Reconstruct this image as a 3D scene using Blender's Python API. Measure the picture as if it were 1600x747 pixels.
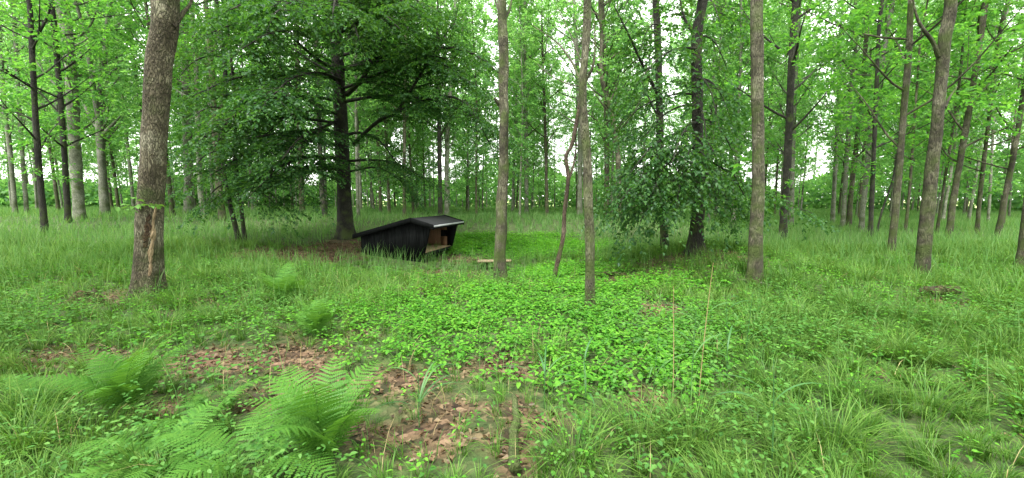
import bpy, math, random
import numpy as np
from mathutils import Matrix, Vector

R = math.radians
SC = bpy.context.scene
COL = SC.collection
for o in list(bpy.data.objects):
    bpy.data.objects.remove(o)

# ------------------------------------------------------------------ camera, sky, sun, exposure
F_PX, CX, CY = 600.0, 800.0, 373.5          # measured on the 1600 x 747 photograph
PITCH = R(5.85)
EYE = np.array([0.0, 0.0, 1.65])
cam = bpy.data.cameras.new('camera')
cam.sensor_width = 36.0
cam.lens = 36.0 * F_PX / 1600.0
cam.clip_start, cam.clip_end = 0.05, 3000.0
camo = bpy.data.objects.new('camera', cam)
camo.location = EYE
camo.rotation_euler = (R(90) - PITCH, 0, 0)
COL.objects.link(camo)
SC.camera = camo

SUN_EL, SUN_AZ = R(62), R(200)               # sun azimuth clockwise from +Y
world = bpy.data.worlds.new('World')
SC.world = world
world.use_nodes = True
wn, wl = world.node_tree.nodes, world.node_tree.links
wn.clear()
sky = wn.new('ShaderNodeTexSky')
sky.sky_type = 'NISHITA'
sky.sun_disc = False
sky.sun_elevation = SUN_EL
sky.sun_rotation = SUN_AZ
sky.air_density, sky.dust_density, sky.ozone_density = 1.0, 1.5, 1.0
hs = wn.new('ShaderNodeHueSaturation')
hs.inputs['Saturation'].default_value = 0.22
bg = wn.new('ShaderNodeBackground')
bg.inputs['Strength'].default_value = 0.15
wo = wn.new('ShaderNodeOutputWorld')
cloud = wn.new('ShaderNodeMix'); cloud.data_type = 'RGBA'; cloud.inputs[0].default_value = 0.6
cloud.inputs[7].default_value = (7.6, 7.5, 7.2, 1)      # even white cloud layer over the clear sky
wl.new(sky.outputs[0], hs.inputs['Color'])
wl.new(hs.outputs[0], cloud.inputs[6])
wl.new(cloud.outputs[2], bg.inputs['Color'])
wl.new(bg.outputs[0], wo.inputs['Surface'])

sun = bpy.data.lights.new('sun', 'SUN')
sun.energy, sun.angle, sun.color = 1.5, R(10), (1.0, 0.97, 0.92)
suno = bpy.data.objects.new('sun', sun)
sd = Vector((math.sin(SUN_AZ) * math.cos(SUN_EL), math.cos(SUN_AZ) * math.cos(SUN_EL), math.sin(SUN_EL)))
suno.rotation_euler = sd.to_track_quat('Z', 'Y').to_euler()
suno.location = (0, 0, 40)
COL.objects.link(suno)

SC.view_settings.view_transform = 'Standard'
SC.view_settings.look = 'None'
SC.view_settings.gamma = 1.0
SC.view_settings.use_curve_mapping = False
SC.view_settings.exposure = 2.35
SC.cycles.use_denoising = True
try:
    SC.cycles.denoiser = 'OPENIMAGEDENOISE'
    SC.cycles.denoising_input_passes = 'RGB_ALBEDO_NORMAL'
    SC.cycles.denoising_prefilter = 'ACCURATE'
except Exception:
    pass
SC.cycles.max_bounces = 9
SC.cycles.diffuse_bounces = 5
SC.cycles.glossy_bounces = 2
SC.cycles.transmission_bounces = 7
SC.cycles.volume_bounces = 1
SC.cycles.caustics_reflective = False
SC.cycles.caustics_refractive = False
SC.cycles.sample_clamp_indirect = 6.0

# ------------------------------------------------------------------ pixel <-> world
FW = np.array([0, math.cos(PITCH), -math.sin(PITCH)])
UPV = np.array([0, math.sin(PITCH), math.cos(PITCH)])
RT = np.array([1.0, 0, 0])

def at(u, v, Y):
    """world point on the sight line of photograph pixel (u, v) at forward distance Y"""
    d = FW + RT * (u - CX) / F_PX + UPV * (CY - v) / F_PX
    return EYE + d * (Y / d[1])

def sstep(a, b, x):
    t = np.clip((np.asarray(x, float) - a) / (b - a), 0, 1)
    return t * t * (3 - 2 * t)

def vnoise(x, y, s=0):
    """cheap smooth pseudo noise, about -1..1"""
    x = np.asarray(x, float); y = np.asarray(y, float)
    return (np.sin(x * 1.00 + 1.7 * np.sin(y * .83 + s) + s) + np.sin(y * 1.13 + 1.3 * np.sin(x * .71 - s) + 2.1 * s)
            + np.sin((x + y) * .77 + 1.9 * np.sin((x - y) * .52 + 3 * s))) / 3.0

def ground(x, y):
    x = np.asarray(x, float); y = np.asarray(y, float)
    z = -0.42 * np.exp(-(((x + 1.2) / 4.6) ** 2 + ((y - 11.5) / 3.6) ** 2))
    z = z + 0.42 * sstep(14.5, 22, y) * (1 - sstep(5, 15, x)) * (1 - 0.7 * sstep(35, 70, y))
    z = z + 0.22 * sstep(9, 15, y) * sstep(-3.5, -8, x) * (1 - sstep(30, 60, y))
    z = z + 0.42 * np.exp(-(((x - 4.9) / 2.1) ** 2 + ((y - 9.6) / 2.4) ** 2))
    near = 1 - sstep(40, 90, y)
    z = z + near * (0.05 * vnoise(x * .9, y * .9, 1.3) + 0.018 * vnoise(x * 3.1, y * 3.1, 4.0))
    z = z + 0.10 * np.exp(-(((x + 6.2) / 1.2) ** 2 + ((y - 7.2) / 1.1) ** 2))
    return z

_YS = np.concatenate([np.linspace(1.2, 20, 1500), np.linspace(20, 110, 1500)])
def hit(u, v):
    d = FW + RT * (u - CX) / F_PX + UPV * (CY - v) / F_PX
    t = _YS / d[1]
    p = EYE[None] + d[None] * t[:, None]
    below = p[:, 2] - ground(p[:, 0], p[:, 1])
    i = int(np.argmax(below < 0))
    return p[i] if below[i] < 0 else p[-1]

# ------------------------------------------------------------------ mesh helpers
def tag(o, label=None, cat=None, group=None, kind=None):
    if label: o['label'] = label
    if cat: o['category'] = cat
    if group: o['group'] = group
    if kind: o['kind'] = kind
    return o

def mesh_np(name, V, F, rnd=None, smooth=False, extra=None):
    """triangle mesh from arrays; rnd = one float per face"""
    V = np.ascontiguousarray(V, dtype=np.float32); F = np.ascontiguousarray(F, dtype=np.int32)
    me = bpy.data.meshes.new(name)
    n = len(F)
    me.vertices.add(len(V)); me.vertices.foreach_set('co', V.ravel())
    me.loops.add(n * 3); me.loops.foreach_set('vertex_index', F.ravel())
    me.polygons.add(n)
    me.polygons.foreach_set('loop_start', np.arange(0, n * 3, 3, dtype=np.int32))
    me.polygons.foreach_set('loop_total', np.full(n, 3, dtype=np.int32))
    if smooth:
        me.polygons.foreach_set('use_smooth', np.ones(n, dtype=bool))
    if rnd is not None:
        a = me.attributes.new('rnd', 'FLOAT', 'FACE')
        a.data.foreach_set('value', np.ascontiguousarray(rnd, dtype=np.float32))
    for k, arr in (extra or {}).items():
        a = me.attributes.new(k, 'FLOAT', 'POINT')
        a.data.foreach_set('value', np.ascontiguousarray(arr, dtype=np.float32))
    me.update(calc_edges=True)
    me.validate(verbose=False)
    return me

def link(name, me, mat=None, parent=None, loc=None):
    o = bpy.data.objects.new(name, me)
    COL.objects.link(o)
    if mat is not None and me is not None and not me.materials:
        me.materials.append(mat)
    if parent is not None:
        o.parent = parent
    if loc is not None:
        o.location = loc
    return o

def empty(name, loc, rz=0.0):
    o = bpy.data.objects.new(name, None)
    o.empty_display_size = 0.2
    COL.objects.link(o)
    o.location = loc
    o.rotation_euler = (0, 0, rz)
    return o

class Geo:
    def __init__(s):
        s.V, s.F, s.n = [], [], 0
    def add(s, V, F):
        s.V.append(V); s.F.append(F + s.n); s.n += len(V)
    def arrays(s):
        return np.concatenate(s.V), np.concatenate(s.F)

def unit(a):
    a = np.asarray(a, float)
    return a / np.maximum(np.linalg.norm(a, axis=-1, keepdims=True), 1e-9)

_FC = {}
def tube_faces(K, S, cap):
    key = (K, S, cap)
    if key not in _FC:
        i = np.arange(K - 1)[:, None] * S; j = np.arange(S)[None]
        a = i + j; b = i + (j + 1) % S
        f = np.concatenate([np.stack([a, b, b + S], -1).reshape(-1, 3), np.stack([a, b + S, a + S], -1).reshape(-1, 3)])
        if cap:
            c = (K - 1) * S
            f = np.concatenate([f, [[c, c + k, c + k + 1] for k in range(1, S - 1)], [[0, k + 1, k] for k in range(1, S - 1)]])
        _FC[key] = f
    return _FC[key]

def tube(P, r, S=6, disp=None, cap=False, horiz=False):
    P = np.asarray(P, float); r = np.asarray(r, float); K = len(P)
    T = unit(np.gradient(P, axis=0))
    if horiz:
        A = np.tile([1.0, 0, 0], (K, 1)); B = np.tile([0, 1.0, 0], (K, 1))
    else:
        ref = np.array([0, 0, 1.0]) if abs(T[0, 2]) < .9 else np.array([1.0, 0, 0])
        A = unit(np.cross(T, ref)); B = np.cross(T, A)
    th = np.arange(S) / S * 2 * math.pi
    rr = r[:, None] * np.ones(S)[None]
    if disp is not None:
        rr = rr * disp(P[:, 2][:, None], th[None])
    V = P[:, None] + rr[..., None] * (np.cos(th)[None, :, None] * A[:, None] + np.sin(th)[None, :, None] * B[:, None])
    return V.reshape(-1, 3), tube_faces(K, S, cap)

def spline(P, n):
    """Catmull-Rom resample"""
    P = np.asarray(P, float); K = len(P)
    Q = np.vstack([2 * P[0] - P[1], P, 2 * P[-1] - P[-2]])
    t = np.linspace(0, K - 1 - 1e-6, n); i = t.astype(int); f = (t - i)[:, None]
    a, b, c, d = Q[i], Q[i + 1], Q[i + 2], Q[i + 3]
    return .5 * (2 * b + (c - a) * f + (2 * a - 5 * b + 4 * c - d) * f ** 2 + (3 * b - a - 3 * c + d) * f ** 3)

def leaf_mesh(P, D, N, L, W, rng, fold=.18, six=False):
    """one leaf per row: base P, direction D, face normal N"""
    D = unit(D); Sd = unit(np.cross(D, N)); N = np.cross(Sd, D)
    L = L[:, None]; W = W[:, None]
    n = len(P)
    if six:
        up = N * W * fold
        v = [P, P + D * L * .28 + Sd * W * .44 + up, P + D * L * .66 + Sd * W * .40 + up * .6 - N * L * .05,
             P + D * L - N * L * .14, P + D * L * .66 - Sd * W * .40 + up * .6 - N * L * .05, P + D * L * .28 - Sd * W * .44 + up,
             P + D * L * .5 - N * L * .01]
        V = np.stack(v, 1).reshape(-1, 3)
        f = np.array([[0, 1, 6], [1, 2, 6], [2, 3, 6], [3, 4, 6], [4, 5, 6], [5, 0, 6]])
        F = (np.arange(n)[:, None, None] * 7 + f[None]).reshape(-1, 3)
        k = 6
    else:
        up = N * W * fold
        v = [P, P + D * L * .42 + Sd * W * .5 + up, P + D * L - N * L * .08, P + D * L * .42 - Sd * W * .5 + up]
        V = np.stack(v, 1).reshape(-1, 3)
        f = np.array([[0, 1, 2], [0, 2, 3]])
        F = (np.arange(n)[:, None, None] * 4 + f[None]).reshape(-1, 3)
        k = 2
    return V, F, k

# ------------------------------------------------------------------ materials
def new_mat(name):
    m = bpy.data.materials.new(name)
    m.use_nodes = True
    nt = m.node_tree
    nt.nodes.clear()
    return m, nt.nodes, nt.links

def ramp(nodes, stops):
    r = nodes.new('ShaderNodeValToRGB')
    e = r.color_ramp.elements
    e[0].position, e[0].color = stops[0][0], (*stops[0][1], 1)
    e[1].position, e[1].color = stops[-1][0], (*stops[-1][1], 1)
    for p, c in stops[1:-1]:
        x = e.new(p); x.color = (*c, 1)
    return r

def leaf_mat(name, c0, c1, c2, trans=.5, tcol=(1.6, 1.5, .7), gloss=.010, rough=.5, nscale=.35, patch=.35):
    """leaves: per-leaf colour, soft patches, light passing through, a weak sheen"""
    m, n, l = new_mat(name)
    at_ = n.new('ShaderNodeAttribute'); at_.attribute_name = 'rnd'
    geo = n.new('ShaderNodeNewGeometry')
    no = n.new('ShaderNodeTexNoise'); no.inputs['Scale'].default_value = nscale; no.inputs['Detail'].default_value = 2
    l.new(geo.outputs['Position'], no.inputs['Vector'])
    mx = n.new('ShaderNodeMath'); mx.operation = 'MULTIPLY_ADD'
    l.new(no.outputs['Fac'], mx.inputs[0]); mx.inputs[1].default_value = patch * 2; 
    sb = n.new('ShaderNodeMath'); sb.operation = 'SUBTRACT'; l.new(at_.outputs['Fac'], sb.inputs[0]); sb.inputs[1].default_value = patch
    l.new(sb.outputs[0], mx.inputs[2])
    rp = ramp(n, [(0.0, c0), (.5, c1), (1.0, c2)])
    l.new(mx.outputs[0], rp.inputs['Fac'])
    df = n.new('ShaderNodeBsdfDiffuse'); l.new(rp.outputs[0], df.inputs['Color'])
    tr = n.new('ShaderNodeBsdfTranslucent')
    mt = n.new('ShaderNodeMix'); mt.data_type = 'RGBA'; mt.blend_type = 'MULTIPLY'; mt.inputs[0].default_value = 1
    l.new(rp.outputs[0], mt.inputs[6]); mt.inputs[7].default_value = (*tcol, 1)
    l.new(mt.outputs[2], tr.inputs['Color'])
    m1 = n.new('ShaderNodeMixShader'); m1.inputs[0].default_value = trans
    l.new(df.outputs[0], m1.inputs[1]); l.new(tr.outputs[0], m1.inputs[2])
    gl = n.new('ShaderNodeBsdfGlossy'); gl.inputs['Roughness'].default_value = rough
    gl.inputs['Color'].default_value = (.9, 1, .95, 1)
    m2 = n.new('ShaderNodeMixShader'); m2.inputs[0].default_value = gloss
    l.new(m1.outputs[0], m2.inputs[1]); l.new(gl.outputs[0], m2.inputs[2])
    out = n.new('ShaderNodeOutputMaterial'); l.new(m2.outputs[0], out.inputs['Surface'])
    return m

def bark_mat(name, dark, mid, pale, moss=.3, scale=14.0, stretch=.22, depth=.6, mossc=(.05, .075, .015)):
    m, n, l = new_mat(name)
    tc = n.new('ShaderNodeTexCoord')
    mp = n.new('ShaderNodeMapping'); mp.inputs['Scale'].default_value = (1, 1, stretch)
    l.new(tc.outputs['Object'], mp.inputs['Vector'])
    w = n.new('ShaderNodeTexNoise'); w.inputs['Scale'].default_value = 5; w.inputs['Detail'].default_value = 4
    l.new(mp.outputs[0], w.inputs['Vector'])
    wa = n.new('ShaderNodeMix'); wa.data_type = 'RGBA'; wa.blend_type = 'LINEAR_LIGHT'; wa.inputs[0].default_value = .22
    l.new(mp.outputs[0], wa.inputs[6]); l.new(w.outputs['Color'], wa.inputs[7])
    vo = n.new('ShaderNodeTexVoronoi'); vo.feature = 'DISTANCE_TO_EDGE'; vo.inputs['Scale'].default_value = scale
    l.new(wa.outputs[2], vo.inputs['Vector'])
    cr = ramp(n, [(0.0, (.25, .25, .25)), (.16, (.85, .85, .85)), (.5, (1, 1, 1))])
    l.new(vo.outputs['Distance'], cr.inputs['Fac'])
    big = n.new('ShaderNodeTexNoise'); big.inputs['Scale'].default_value = 2.2; big.inputs['Detail'].default_value = 7; big.inputs['Roughness'].default_value = .68
    l.new(tc.outputs['Object'], big.inputs['Vector'])
    cb = ramp(n, [(.36, dark), (.5, mid), (.64, pale)])
    l.new(big.outputs['Fac'], cb.inputs['Fac'])
    mk = n.new('ShaderNodeMix'); mk.data_type = 'RGBA'; mk.blend_type = 'MIX'
    l.new(cr.outputs[0], mk.inputs[0]); mk.inputs[6].default_value = (*[c * .5 for c in dark], 1); l.new(cb.outputs[0], mk.inputs[7])
    # moss: patches, more of it low on the trunk
    mo = n.new('ShaderNodeTexNoise'); mo.inputs['Scale'].default_value = 3.3; mo.inputs['Detail'].default_value = 6
    l.new(tc.outputs['Object'], mo.inputs['Vector'])
    sx = n.new('ShaderNodeSeparateXYZ'); l.new(tc.outputs['Object'], sx.inputs[0])
    mr = n.new('ShaderNodeMapRange'); l.new(sx.outputs['Z'], mr.inputs['Value'])
    mr.inputs['From Min'].default_value = 0; mr.inputs['From Max'].default_value = 1.2; mr.inputs['To Min'].default_value = .16; mr.inputs['To Max'].default_value = 0
    ad = n.new('ShaderNodeMath'); l.new(mo.outputs['Fac'], ad.inputs[0]); l.new(mr.outputs[0], ad.inputs[1])
    rm = ramp(n, [(.60 - .25 * moss, (0, 0, 0)), (.78 - .25 * moss, (1, 1, 1))]); l.new(ad.outputs[0], rm.inputs['Fac'])
    mm = n.new('ShaderNodeMath'); mm.operation = 'MULTIPLY'; l.new(rm.outputs[0], mm.inputs[0]); mm.inputs[1].default_value = .75
    mg = n.new('ShaderNodeMix'); mg.data_type = 'RGBA'; l.new(mm.outputs[0], mg.inputs[0]); l.new(mk.outputs[2], mg.inputs[6]); mg.inputs[7].default_value = (*mossc, 1)
    oi = n.new('ShaderNodeObjectInfo')
    hv = n.new('ShaderNodeHueSaturation'); l.new(mg.outputs[2], hv.inputs['Color'])
    vr = n.new('ShaderNodeMapRange'); l.new(oi.outputs['Random'], vr.inputs['Value']); vr.inputs['To Min'].default_value = .8; vr.inputs['To Max'].default_value = 1.2
    l.new(vr.outputs[0], hv.inputs['Value'])
    fin = n.new('ShaderNodeTexNoise'); fin.inputs['Scale'].default_value = 60; fin.inputs['Detail'].default_value = 3
    l.new(mp.outputs[0], fin.inputs['Vector'])
    hsum = n.new('ShaderNodeMath'); hsum.operation = 'MULTIPLY_ADD'; l.new(fin.outputs['Fac'], hsum.inputs[0]); hsum.inputs[1].default_value = .5; l.new(cr.outputs[0], hsum.inputs[2])
    bp = n.new('ShaderNodeBump'); bp.inputs['Strength'].default_value = depth; bp.inputs['Distance'].default_value = .035
    l.new(hsum.outputs[0], bp.inputs['Height'])
    bs = n.new('ShaderNodeBsdfPrincipled'); bs.inputs['Roughness'].default_value = .85; bs.inputs['Specular IOR Level'].default_value = .25
    l.new(hv.outputs[0], bs.inputs['Base Color']); l.new(bp.outputs[0], bs.inputs['Normal'])
    out = n.new('ShaderNodeOutputMaterial'); l.new(bs.outputs[0], out.inputs['Surface'])
    return m

def wood_mat(name, c0, c1, rough=.75, sc=(2, 30, 30), bump=.3, spec=.3):
    m, n, l = new_mat(name)
    tc = n.new('ShaderNodeTexCoord'); mp = n.new('ShaderNodeMapping'); mp.inputs['Scale'].default_value = sc
    l.new(tc.outputs['Object'], mp.inputs['Vector'])
    no = n.new('ShaderNodeTexNoise'); no.inputs['Scale'].default_value = 1.0; no.inputs['Detail'].default_value = 6
    l.new(mp.outputs[0], no.inputs['Vector'])
    rp = ramp(n, [(.3, c0), (.7, c1)]); l.new(no.outputs['Fac'], rp.inputs['Fac'])
    oi = n.new('ShaderNodeObjectInfo')
    hv = n.new('ShaderNodeHueSaturation'); l.new(rp.outputs[0], hv.inputs['Color'])
    vr = n.new('ShaderNodeMapRange'); l.new(oi.outputs['Random'], vr.inputs['Value']); vr.inputs['To Min'].default_value = .75; vr.inputs['To Max'].default_value = 1.25
    l.new(vr.outputs[0], hv.inputs['Value'])
    bp = n.new('ShaderNodeBump'); bp.inputs['Strength'].default_value = bump; bp.inputs['Distance'].default_value = .01
    l.new(no.outputs['Fac'], bp.inputs['Height'])
    bs = n.new('ShaderNodeBsdfPrincipled'); bs.inputs['Roughness'].default_value = rough; bs.inputs['Specular IOR Level'].default_value = spec
    l.new(hv.outputs[0], bs.inputs['Base Color']); l.new(bp.outputs[0], bs.inputs['Normal'])
    out = n.new('ShaderNodeOutputMaterial'); l.new(bs.outputs[0], out.inputs['Surface'])
    return m

M = {}
M['bark_oak'] = bark_mat('bark_oak', (.085, .070, .044), (.185, .160, .105), (.36, .335, .24), moss=.32, scale=30, stretch=.24, depth=1.0)
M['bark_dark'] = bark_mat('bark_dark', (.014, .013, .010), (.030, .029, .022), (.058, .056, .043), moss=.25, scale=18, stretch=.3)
M['bark_brown'] = bark_mat('bark_brown', (.030, .027, .017), (.080, .074, .048), (.21, .20, .14), moss=.55, scale=30, stretch=.2)
M['bark_grey'] = bark_mat('bark_grey', (.095, .104, .070), (.180, .190, .140), (.28, .29, .23), moss=.35, scale=12, stretch=.9, depth=.35)
M['bark_red'] = bark_mat('bark_red', (.035, .024, .017), (.075, .052, .036), (.14, .11, .08), moss=.15, scale=20, stretch=.3)
M['leaf_beech'] = leaf_mat('leaf_beech', (.022, .074, .022), (.036, .104, .026), (.058, .138, .029), trans=.44, tcol=(1.6, 1.6, .6), gloss=.016, rough=.5)
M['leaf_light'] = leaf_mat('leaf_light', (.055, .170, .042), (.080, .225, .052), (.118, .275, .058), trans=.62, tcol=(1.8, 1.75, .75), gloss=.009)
M['leaf_far'] = leaf_mat('leaf_far', (.080, .200, .070), (.115, .255, .088), (.160, .310, .100), trans=.66, tcol=(1.75, 1.75, 1.0), gloss=.009, nscale=.12)  # far brightness put into a paler leaf colour, in place of haze
M['grass'] = leaf_mat('grass', (.048, .125, .022), (.080, .178, .029), (.135, .232, .048), trans=.34, gloss=.009, rough=.4, nscale=.5, patch=.45, tcol=(1.3, 1.3, .7))
M['meadow'] = leaf_mat('meadow', (.070, .175, .045), (.104, .222, .062), (.168, .275, .098), trans=.45, gloss=.006, nscale=.3, patch=.4, tcol=(1.3, 1.3, .7))
M['seedling'] = leaf_mat('seedling', (.050, .180, .020), (.085, .260, .025), (.140, .340, .036), trans=.4, gloss=.009, nscale=.8, tcol=(1.4, 1.4, .5))
M['bramble'] = leaf_mat('bramble', (.038, .120, .022), (.062, .170, .030), (.102, .220, .045), trans=.32, gloss=.012, nscale=.9)
M['fern'] = leaf_mat('fern', (.048, .140, .022), (.068, .182, .027), (.100, .225, .034), trans=.36, gloss=.009, nscale=2)
M['reed'] = leaf_mat('reed', (.042, .125, .040), (.060, .160, .048), (.090, .195, .060), trans=.35, gloss=.02, rough=.45, nscale=1)
M['straw'] = leaf_mat('straw', (.22, .17, .08), (.32, .25, .12), (.42, .34, .18), trans=.25, gloss=.009, nscale=1, tcol=(1.1, 1, .8))
M['dead_leaf'] = leaf_mat('dead_leaf', (.040, .026, .014), (.100, .063, .033), (.200, .140, .080), trans=.15, gloss=.02, rough=.45, nscale=1.5, patch=.2, tcol=(1.2, 1, .7))
M['black_wood'] = wood_mat('black_wood', (.0035, .004, .004), (.008, .009, .009), rough=.8, sc=(25, 25, 2), spec=.04)
M['pine_wood'] = wood_mat('pine_wood', (.085, .045, .020), (.15, .08, .038), sc=(25, 25, 2.5))
M['floor_wood'] = wood_mat('floor_wood', (.16, .11, .06), (.25, .18, .11), sc=(3, 30, 30))
M['bench_wood'] = wood_mat('bench_wood', (.11, .085, .05), (.19, .15, .09), sc=(3, 30, 30))
M['roof_felt'] = wood_mat('roof_felt', (.022, .023, .024), (.040, .042, .043), rough=.9, sc=(60, 60, 60), bump=.2, spec=.08)
M['zinc'] = wood_mat('zinc', (.22, .23, .24), (.34, .35, .36), rough=.4, sc=(3, 3, 3), bump=.02, spec=.5)
M['torn_wood'] = wood_mat('torn_wood', (.10, .066, .036), (.28, .21, .125), sc=(40, 40, 4), bump=.8)
M['rotten'] = bark_mat('rotten', (.035, .022, .014), (.09, .055, .032), (.17, .11, .065), moss=.3, scale=16, stretch=.5, depth=1)

def ground_mat():
    m, n, l = new_mat('forest_floor')
    tc = n.new('ShaderNodeTexCoord')
    vo = n.new('ShaderNodeTexVoronoi'); vo.inputs['Scale'].default_value = 17
    wz = n.new('ShaderNodeTexNoise'); wz.inputs['Scale'].default_value = 9; wz.inputs['Detail'].default_value = 3
    l.new(tc.outputs['Object'], wz.inputs['Vector'])
    wa = n.new('ShaderNodeMix'); wa.data_type = 'RGBA'; wa.blend_type = 'LINEAR_LIGHT'; wa.inputs[0].default_value = .06
    l.new(tc.outputs['Object'], wa.inputs[6]); l.new(wz.outputs['Color'], wa.inputs[7]); l.new(wa.outputs[2], vo.inputs['Vector'])
    sep = n.new('ShaderNodeSeparateColor'); l.new(vo.outputs['Color'], sep.inputs[0])
    lit = ramp(n, [(0, (.022, .014, .009)), (.45, (.065, .040, .024)), (.8, (.12, .075, .045)), (1, (.19, .125, .08))]); l.new(sep.outputs[0], lit.inputs['Fac'])
    gn = n.new('ShaderNodeTexNoise'); gn.inputs['Scale'].default_value = 4; gn.inputs['Detail'].default_value = 8
    l.new(tc.outputs['Object'], gn.inputs['Vector'])
    grn = ramp(n, [(.3, (.022, .045, .014)), (.7, (.055, .105, .028))]); l.new(gn.outputs['Fac'], grn.inputs['Fac'])
    at_ = n.new('ShaderNodeAttribute'); at_.attribute_name = 'litter'
    mx = n.new('ShaderNodeMix'); mx.data_type = 'RGBA'; l.new(at_.outputs['Fac'], mx.inputs[0]); l.new(grn.outputs[0], mx.inputs[6]); l.new(lit.outputs[0], mx.inputs[7])
    fa = n.new('ShaderNodeAttribute'); fa.attribute_name = 'field'
    fm = n.new('ShaderNodeMix'); fm.data_type = 'RGBA'; l.new(fa.outputs['Fac'], fm.inputs[0]); l.new(mx.outputs[2], fm.inputs[6]); fm.inputs[7].default_value = (.30, .33, .13, 1)
    bp = n.new('ShaderNodeBump'); bp.inputs['Strength'].default_value = .8; bp.inputs['Distance'].default_value = .03
    l.new(vo.outputs['Distance'], bp.inputs['Height'])
    bs = n.new('ShaderNodeBsdfPrincipled'); bs.inputs['Roughness'].default_value = .9; bs.inputs['Specular IOR Level'].default_value = .2
    l.new(fm.outputs[2], bs.inputs['Base Color']); l.new(bp.outputs[0], bs.inputs['Normal'])
    out = n.new('ShaderNodeOutputMaterial'); l.new(bs.outputs[0], out.inputs['Surface'])
    return m
M['ground'] = ground_mat()

# ------------------------------------------------------------------ where the litter, the seedlings and the grass lie
def blob_from(u, v, rx, ry, w=1.0):
    p = hit(u, v); return (p[0], p[1], rx, ry, w)
LITTER = [blob_from(*b) for b in [
    (660, 690, .42, .28, .9), (745, 690, .28, .18, .85), (590, 600, .5, .4, .85), (700, 640, .4, .25, .9), (500, 600, .5, .3, .8), (780, 580, .5, .3, .7), (560, 690, .25, .2, .7), (410, 620, .4, .25, .75), (870, 660, .3, .2, .8), (806, 700, .16, .3, 1.0), (805, 650, .16, .3, .9), (1472, 472, .45, .25, .8), (1178, 450, .4, .2, .7), (460, 560, .7, .4, .78), (320, 570, .7, .4, .78), (250, 640, .35, .3, .8), (120, 565, .6, .4, .75),
    (60, 560, .5, .4, .7), (150, 470, .6, .6, .9), (400, 400, 1.6, .9, .9), (470, 395, 2.0, 1.4, 1), (560, 385, 1.6, 1.6, 1), (330, 385, 1.4, .8, .7),
    (690, 430, 1.0, .9, .8), (660, 455, .9, .6, .7), (720, 405, 1.0, .8, .8), (760, 425, .7, .5, .6), (1035, 485, .35, .4, .95), (1000, 620, .22, .2, .9), (960, 440, .9, .5, .8),
    (1080, 400, 1.6, .8, .75), (1120, 410, 1.3, .7, .6), (820, 610, .3, .3, .5), (920, 395, 1.0, .6, .5), (330, 470, .8, .6, .5), (800, 560, .4, .3, .4), (1370, 580, .3, .3, .5), (560, 520, .5, .3, .5)]]
SEED = [blob_from(*b) for b in [
    (760, 480, 1.3, 1.0), (860, 480, 1.4, 1.2), (950, 530, 1.1, .9), (1000, 570, .8, .6), (900, 570, .9, .6), (700, 500, 1.2, .8), (1060, 510, .8, .8, .7), (640, 480, 1.2, .8, .8),
    (780, 385, 2.6, 2.0), (850, 390, 2.2, 1.8), (760, 370, 3.0, 1.6), (880, 430, 1.2, 1.2), (960, 470, .9, .8), (830, 540, 1.2, .7, .8), (1000, 450, 1.2, .8, .7), (740, 560, .8, .5, .6), (960, 620, .6, .3, .5)]]
def field_of(blobs, x, y):
    d = np.zeros_like(np.asarray(x, float))
    for bx, by, rx, ry, *w in blobs:
        d = np.maximum(d, (w[0] if w else 1.0) * np.exp(-((((x - bx) / rx) ** 2 + ((y - by) / ry) ** 2)) ** 1.5 * .7))
    return d
def litter(x, y):
    d = field_of(LITTER, x, y) + .22 * vnoise(x * 2.3, y * 2.3, 2.0) * (1 - sstep(10, 16, y)) + .26 * vnoise(x * 6.1, y * 6.1, .7) + .15 * vnoise(x * 13.7, y * 13.7, 2.7)
    return np.clip((d - .30) * 1.9, 0, 1)
def seed(x, y):
    return np.clip(field_of(SEED, x, y) * 1.25 + .2 * vnoise(x * 1.9, y * 1.9, 5.0) - .12, 0, 1)

# ------------------------------------------------------------------ ground sheet
gx = np.sinh(np.linspace(-1, 1, 161) * 6.2) / math.sinh(6.2) * 700
gy = np.concatenate([-np.sinh(np.linspace(1, 0, 60) * 6) / math.sinh(6) * 500, np.linspace(0.1, 30, 190), 30 + np.sinh(np.linspace(0.02, 1, 60) * 4) / math.sinh(4) * 900])
gx = np.unique(np.concatenate([gx, np.linspace(-14, 14, 150)]))
GX, GY = np.meshgrid(gx, gy)
GZ = ground(GX, GY)
nx, ny = len(gx), len(gy)
i = np.arange((ny - 1) * (nx - 1)); a = (i // (nx - 1)) * nx + i % (nx - 1)
F = np.concatenate([np.stack([a, a + 1, a + nx + 1], 1), np.stack([a, a + nx + 1, a + nx], 1)])
fieldm = sstep(84, 92, np.hypot(GX, GY))
lit0 = np.where(GY < 30, litter(GX, GY) * .8 + .2, .15)
gm = mesh_np('ground', np.stack([GX, GY, GZ], -1).reshape(-1, 3), F, smooth=True, extra={'litter': lit0.ravel(), 'field': fieldm.ravel()})
tag(link('ground', gm, M['ground']), 'rolling woodland floor of leaf litter and soil', kind='structure')

# ------------------------------------------------------------------ tree generator
def limb_path(p0, az, el, L, rng, curve=.35, droop=0.0, n=7):
    """limb that starts at elevation el and bends (curve>0 up, droop down towards its tip)"""
    t = np.linspace(0, 1, n)
    e = el + (curve - droop) * t + .12 * rng.normal() * np.sin(t * 5 + rng.uniform(0, 6))
    a = az + .25 * rng.normal() * t + .12 * np.sin(t * 6 + rng.uniform(0, 6))
    d = np.stack([np.cos(e) * np.sin(a), np.cos(e) * np.cos(a), np.sin(e)], 1) * (L / (n - 1))
    return p0 + np.concatenate([[np.zeros(3)], np.cumsum(d[:-1], 0)])

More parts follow.
